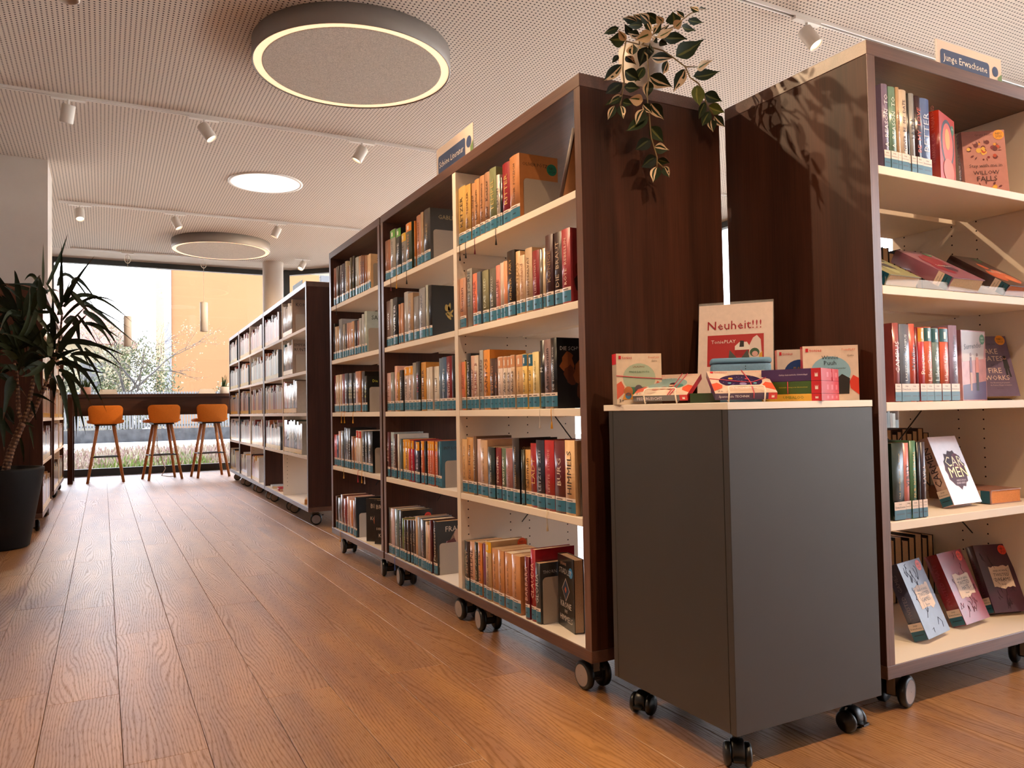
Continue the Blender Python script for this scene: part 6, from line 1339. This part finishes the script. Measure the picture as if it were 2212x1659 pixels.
for k, (x, y, lb) in enumerate(((.06, 10.95, 'white folded card on the bar table, left of the pendants'), (1.22, 10.95, 'white folded card on the bar table before the orange facade'))):
    q = MB(); z0 = 1.0625; w = .11
    q.v += [(-w, -.04, z0), (w, -.04, z0), (w * .8, 0, z0 + .07), (-w * .8, 0, z0 + .07), (-w, .04, z0), (w, .04, z0), (w * .8, .0015, z0 + .07), (-w * .8, .0015, z0 + .07)]
    q.face((0, 1, 2, 3), lin('e8e4e0')); q.face((5, 4, 7, 6), lin('e8e4e0')); q.face((3, 2, 6, 7), lin('e8e4e0')); o = q.build('table_card', WHITE, None, (x, y, 0)); tag(o, lb, 'card', 'folded cards on the bar table')
for x, lb, pc in ((1.435, 'small snake plant in a white pot on the bar table', 'e8e2dc'), (-.19, 'small grassy plant in a pink pot at the left end of bar table', 'c89a8c')):
    T = thing('potted_plant', lb, 'plant', (x, 10.92, 1.0625), 0, 'small potted plants on the bar table'); q = MB(); q.lathe([(.001, 0), (.052, 0), (.058, .01), (.062, .095), (.056, .097), (.05, .08), (.001, .078)], 24, lin(pc)); q.build('pot', MATTE, T)
    rn = random.Random(int(x * 100) + 50); q = MB()
    for k in range(16):
        a = rn.uniform(0, 6.28); r_ = rn.uniform(0, .035); b = Vector((r_ * math.cos(a), r_ * math.sin(a), .078)); e = b + Vector((rn.uniform(-.04, .04), rn.uniform(-.03, .03), rn.uniform(.10, .19))); q.tube([b, b.lerp(e, .5), e], [.006, .0055, .001], 5, lin(rn.choice(('3f5a30', '54703c', '2c4426'))))
    q.build('foliage', MATTE, T)

# ------------------------------------------------------------------ outside
OUT = .20          # darkens the outdoor colours so the strong daylight does not wash them out
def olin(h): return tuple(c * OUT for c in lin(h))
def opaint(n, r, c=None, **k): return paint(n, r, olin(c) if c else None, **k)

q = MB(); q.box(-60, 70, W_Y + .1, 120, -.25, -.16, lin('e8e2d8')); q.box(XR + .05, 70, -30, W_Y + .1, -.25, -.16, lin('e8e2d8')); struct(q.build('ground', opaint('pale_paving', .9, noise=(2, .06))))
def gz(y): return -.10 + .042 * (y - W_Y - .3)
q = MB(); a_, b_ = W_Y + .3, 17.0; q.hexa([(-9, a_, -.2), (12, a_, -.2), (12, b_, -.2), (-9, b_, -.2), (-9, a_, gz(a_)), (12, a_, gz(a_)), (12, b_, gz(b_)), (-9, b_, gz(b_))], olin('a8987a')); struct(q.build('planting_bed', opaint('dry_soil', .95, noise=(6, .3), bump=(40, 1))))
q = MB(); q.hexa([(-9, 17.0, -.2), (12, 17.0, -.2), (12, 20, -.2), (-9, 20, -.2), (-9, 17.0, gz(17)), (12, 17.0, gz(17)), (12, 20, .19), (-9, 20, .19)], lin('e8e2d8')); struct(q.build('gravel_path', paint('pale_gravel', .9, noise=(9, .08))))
rn = random.Random(13); q = MB(); GC = ['d8b8a8', 'caa49a', 'e0d0b0', '8fae3c', 'a6c04c', '6f9a34', 'c8b090', 'd8c8a8', 'b88a84']
for k in range(15000):
    y = W_Y + .45 + (4.9) * rn.random(); x = rn.uniform(-1.5, 5.5); far = (y - W_Y) / 5; c = lin(rn.choice(GC[3:6] if (rn.random() > far * 1.3 and (math.sin(x * 2.3) + math.sin(x * 5.1 + 1) > -.1)) else GC[:3] + GC[6:])); h = rn.uniform(.05, .15); a = rn.uniform(0, PI); w = rn.uniform(.006, .016); dx, dy = math.cos(a) * w, math.sin(a) * w; tx, ty = rn.uniform(-.04, .04), rn.uniform(-.04, .04)
    g0 = gz(y); q.quad([(x - dx, y - dy, g0), (x + dx, y + dy, g0), (x + tx + dx * .5, y + ty + dy * .5, g0 + h), (x + tx - dx * .5, y + ty - dy * .5, g0 + h * .8)], shade(c, .42))
o = q.build('meadow_plants', opaint('meadow', .8), kind='stuff'); tag(o, 'low green and pinkish planting outside the window', 'plants')
T = thing('garden_fence', 'grey slatted fence on a rough concrete base beyond the planting', 'fence', (-6, 20.0, -.16))
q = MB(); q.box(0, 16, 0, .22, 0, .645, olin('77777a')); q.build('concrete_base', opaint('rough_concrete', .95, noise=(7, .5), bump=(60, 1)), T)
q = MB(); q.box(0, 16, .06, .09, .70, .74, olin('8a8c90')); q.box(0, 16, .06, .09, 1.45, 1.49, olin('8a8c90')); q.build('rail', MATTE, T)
sl = None
for k in range(150):
    x = 3.0 + k * .062
    if x > 11.6: break
    if sl is None: q = MB(); q.box(0, .040, .03, .055, .655, 1.52, olin('a9abae')); sl = q.build('slat', MATTE, T, (x, 0, 0))
    else: n = sl.copy(); COL.objects.link(n); n.location = (x, 0, 0)
# orange house with a white downpipe
FAC = paint('orange_render', .9, (.20, .093, .036), noise=(.6, .04))
T = thing('orange_house', 'plain orange facade filling the right half of the window', 'building', (1.88, 26, -.16)); q = MB(); q.box(0, 4.6, 0, 8, 0, 8.5); q.build('wall', FAC, T)
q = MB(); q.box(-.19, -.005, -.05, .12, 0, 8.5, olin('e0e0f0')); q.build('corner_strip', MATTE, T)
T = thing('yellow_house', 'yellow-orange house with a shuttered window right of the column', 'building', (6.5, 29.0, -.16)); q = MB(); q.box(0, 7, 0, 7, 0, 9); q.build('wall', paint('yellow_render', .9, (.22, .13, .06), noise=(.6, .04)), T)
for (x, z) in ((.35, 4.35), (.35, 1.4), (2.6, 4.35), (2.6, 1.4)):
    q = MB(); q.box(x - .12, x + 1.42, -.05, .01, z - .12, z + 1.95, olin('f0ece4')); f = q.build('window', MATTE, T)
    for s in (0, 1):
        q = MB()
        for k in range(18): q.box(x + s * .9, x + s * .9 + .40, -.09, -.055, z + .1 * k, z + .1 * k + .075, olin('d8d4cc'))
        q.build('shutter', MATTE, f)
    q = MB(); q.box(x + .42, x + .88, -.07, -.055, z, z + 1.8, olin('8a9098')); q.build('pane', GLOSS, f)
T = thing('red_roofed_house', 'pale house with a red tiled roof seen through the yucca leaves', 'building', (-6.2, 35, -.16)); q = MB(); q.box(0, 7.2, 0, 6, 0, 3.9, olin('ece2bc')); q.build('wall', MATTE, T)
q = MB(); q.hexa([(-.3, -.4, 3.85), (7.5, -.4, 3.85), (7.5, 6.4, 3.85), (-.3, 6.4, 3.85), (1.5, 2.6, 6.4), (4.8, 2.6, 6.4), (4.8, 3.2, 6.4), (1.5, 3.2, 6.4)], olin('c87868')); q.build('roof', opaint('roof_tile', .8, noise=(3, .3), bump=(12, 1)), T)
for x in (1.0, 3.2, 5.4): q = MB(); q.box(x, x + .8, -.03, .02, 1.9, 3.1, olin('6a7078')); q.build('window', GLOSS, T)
LF = opaint('bush_leaf', .7)
def crown(q, c, R, n, cols, rn, s=.05, shell_=.5):
    for k in range(n):
        a = rn.uniform(0, 2 * PI); e = math.asin(rn.uniform(-1, 1)); r = (shell_ + (1 - shell_) * rn.random()) * (1 + .12 * math.sin(5 * a)); p = Vector((c[0] + R[0] * r * math.cos(a) * math.cos(e), c[1] + R[1] * r * math.sin(a) * math.cos(e), c[2] + R[2] * r * math.sin(e)))
        u = Vector((rn.gauss(0, 1), rn.gauss(0, 1), rn.gauss(0, 1))).normalized(); v = u.orthogonal().normalized(); k1 = s * rn.uniform(.6, 1.4)
        q.quad([p - u * k1, p + v * k1 * .45, p + u * k1, p - v * k1 * .45], shade(lin(rn.choice(cols)), .13))
for name, lb, (x, y, z), R, n, cols in (('hedge_bush', 'green and yellow bush behind the bare-branched tree', (.75, 23.2, 1.6), (1.15, .7, 1.6), 5200, ['7f9a3a', '9cb04a', 'c8c878', '5f7a34', 'b8b088']), ('hedge_bush', 'greyish green bush on the left behind the bar stools', (-1.35, 23.0, 1.5), (1.0, .7, 1.5), 5200, ['a8b078', 'c8c8a0', '8a9a5a', '6a8040', 'd8d0b0']), ('hedge_bush', 'pale yellow shrub in front of the orange facade at right', (3.15, 23.0, 1.2), (.6, .5, .7), 1500, ['f0d888', 'e0c470', 'd8b860', 'e8dca0'])):
    T = thing(name, lb, 'bush', (x, y, -.16), 0, 'bushes outside the window'); rn = random.Random(int(abs(x) * 100)); q = MB(); crown(q, (0, 0, z), R, n, cols, rn); q.build('foliage', LF, T, kind='stuff')
    q = MB()
    for k in range(5): a = rn.uniform(0, 6.28); q.tube([(0, 0, 0), (.3 * math.cos(a), .3 * math.sin(a), z * .6), (.6 * math.cos(a), .5 * math.sin(a), z * 1.1)], [.04, .025, .008], 6, olin('6a5a48'))
    q.build('stem', MATTE, T)
T = thing('bare_tree', 'thin-branched tree with sparse leaf buds outside the window', 'tree', (.78, 21.0, -.16)); q = MB(); lq = MB(); rn = random.Random(17)
def branch(p, d, L, r, lv):
    pts = [p]; rad = [r]; n = 4
    for k in range(n): d = (d + Vector((rn.gauss(0, .13), rn.gauss(0, .10), rn.gauss(0, .10) + .015))).normalized(); p = p + d * L / n; pts.append(p); rad.append(r * (1 - .45 * (k + 1) / n))
    q.tube(pts, rad, 6 if lv < 2 else 4, shade(lin('8a7a6c' if lv < 2 else '7a6858'), .09), caps=False)
    if lv >= 2:
        for k in range(5):
            c = pts[rn.randrange(1, 5)] + Vector((rn.gauss(0, .03), rn.gauss(0, .03), rn.gauss(0, .03))); u = Vector((rn.gauss(0, 1), rn.gauss(0, 1), rn.gauss(0, 1))).normalized() * .020; v = u.orthogonal().normalized() * .010; lq.quad([c - u, c + v, c + u, c - v], lin(rn.choice(('5a5028', '4a3a20', '6a6838', '5a5028'))))
    if lv < 4:
        for k in range(4 if lv < 3 else 3):
            i = rn.randrange(2, 5); e = (d + Vector((rn.gauss(0, .75), rn.gauss(0, .5), rn.gauss(0, .45)))).normalized(); branch(pts[i], e, L * rn.uniform(.55, .8), rad[i] * .62, lv + 1)
branch(Vector((0, 0, 0)), Vector((0.05, 0, 1)), 1.9, .060, 0); branch(Vector((0, 0, 1.6)), Vector((-.5, 0, .8)).normalized(), 1.1, .034, 1); branch(Vector((0, 0, 1.7)), Vector((.6, 0, .75)).normalized(), 1.1, .034, 1)
q.build('branches', MATTE, T); lq.build('buds', MATTE, T, kind='stuff')
T = thing('hedge', 'bright green hedge outside the windows on the right', 'hedge', (10.5, 3.5, -.16)); q = MB(); rn = random.Random(3)
for k in range(5): crown(q, (0, -8 + 4 * k, .9), (.8, 2.4, 1.3), 1500, ['9ab06a', 'c0c890', '7f9a54'], rn, .09)
q.build('foliage', LF, T, kind='stuff')
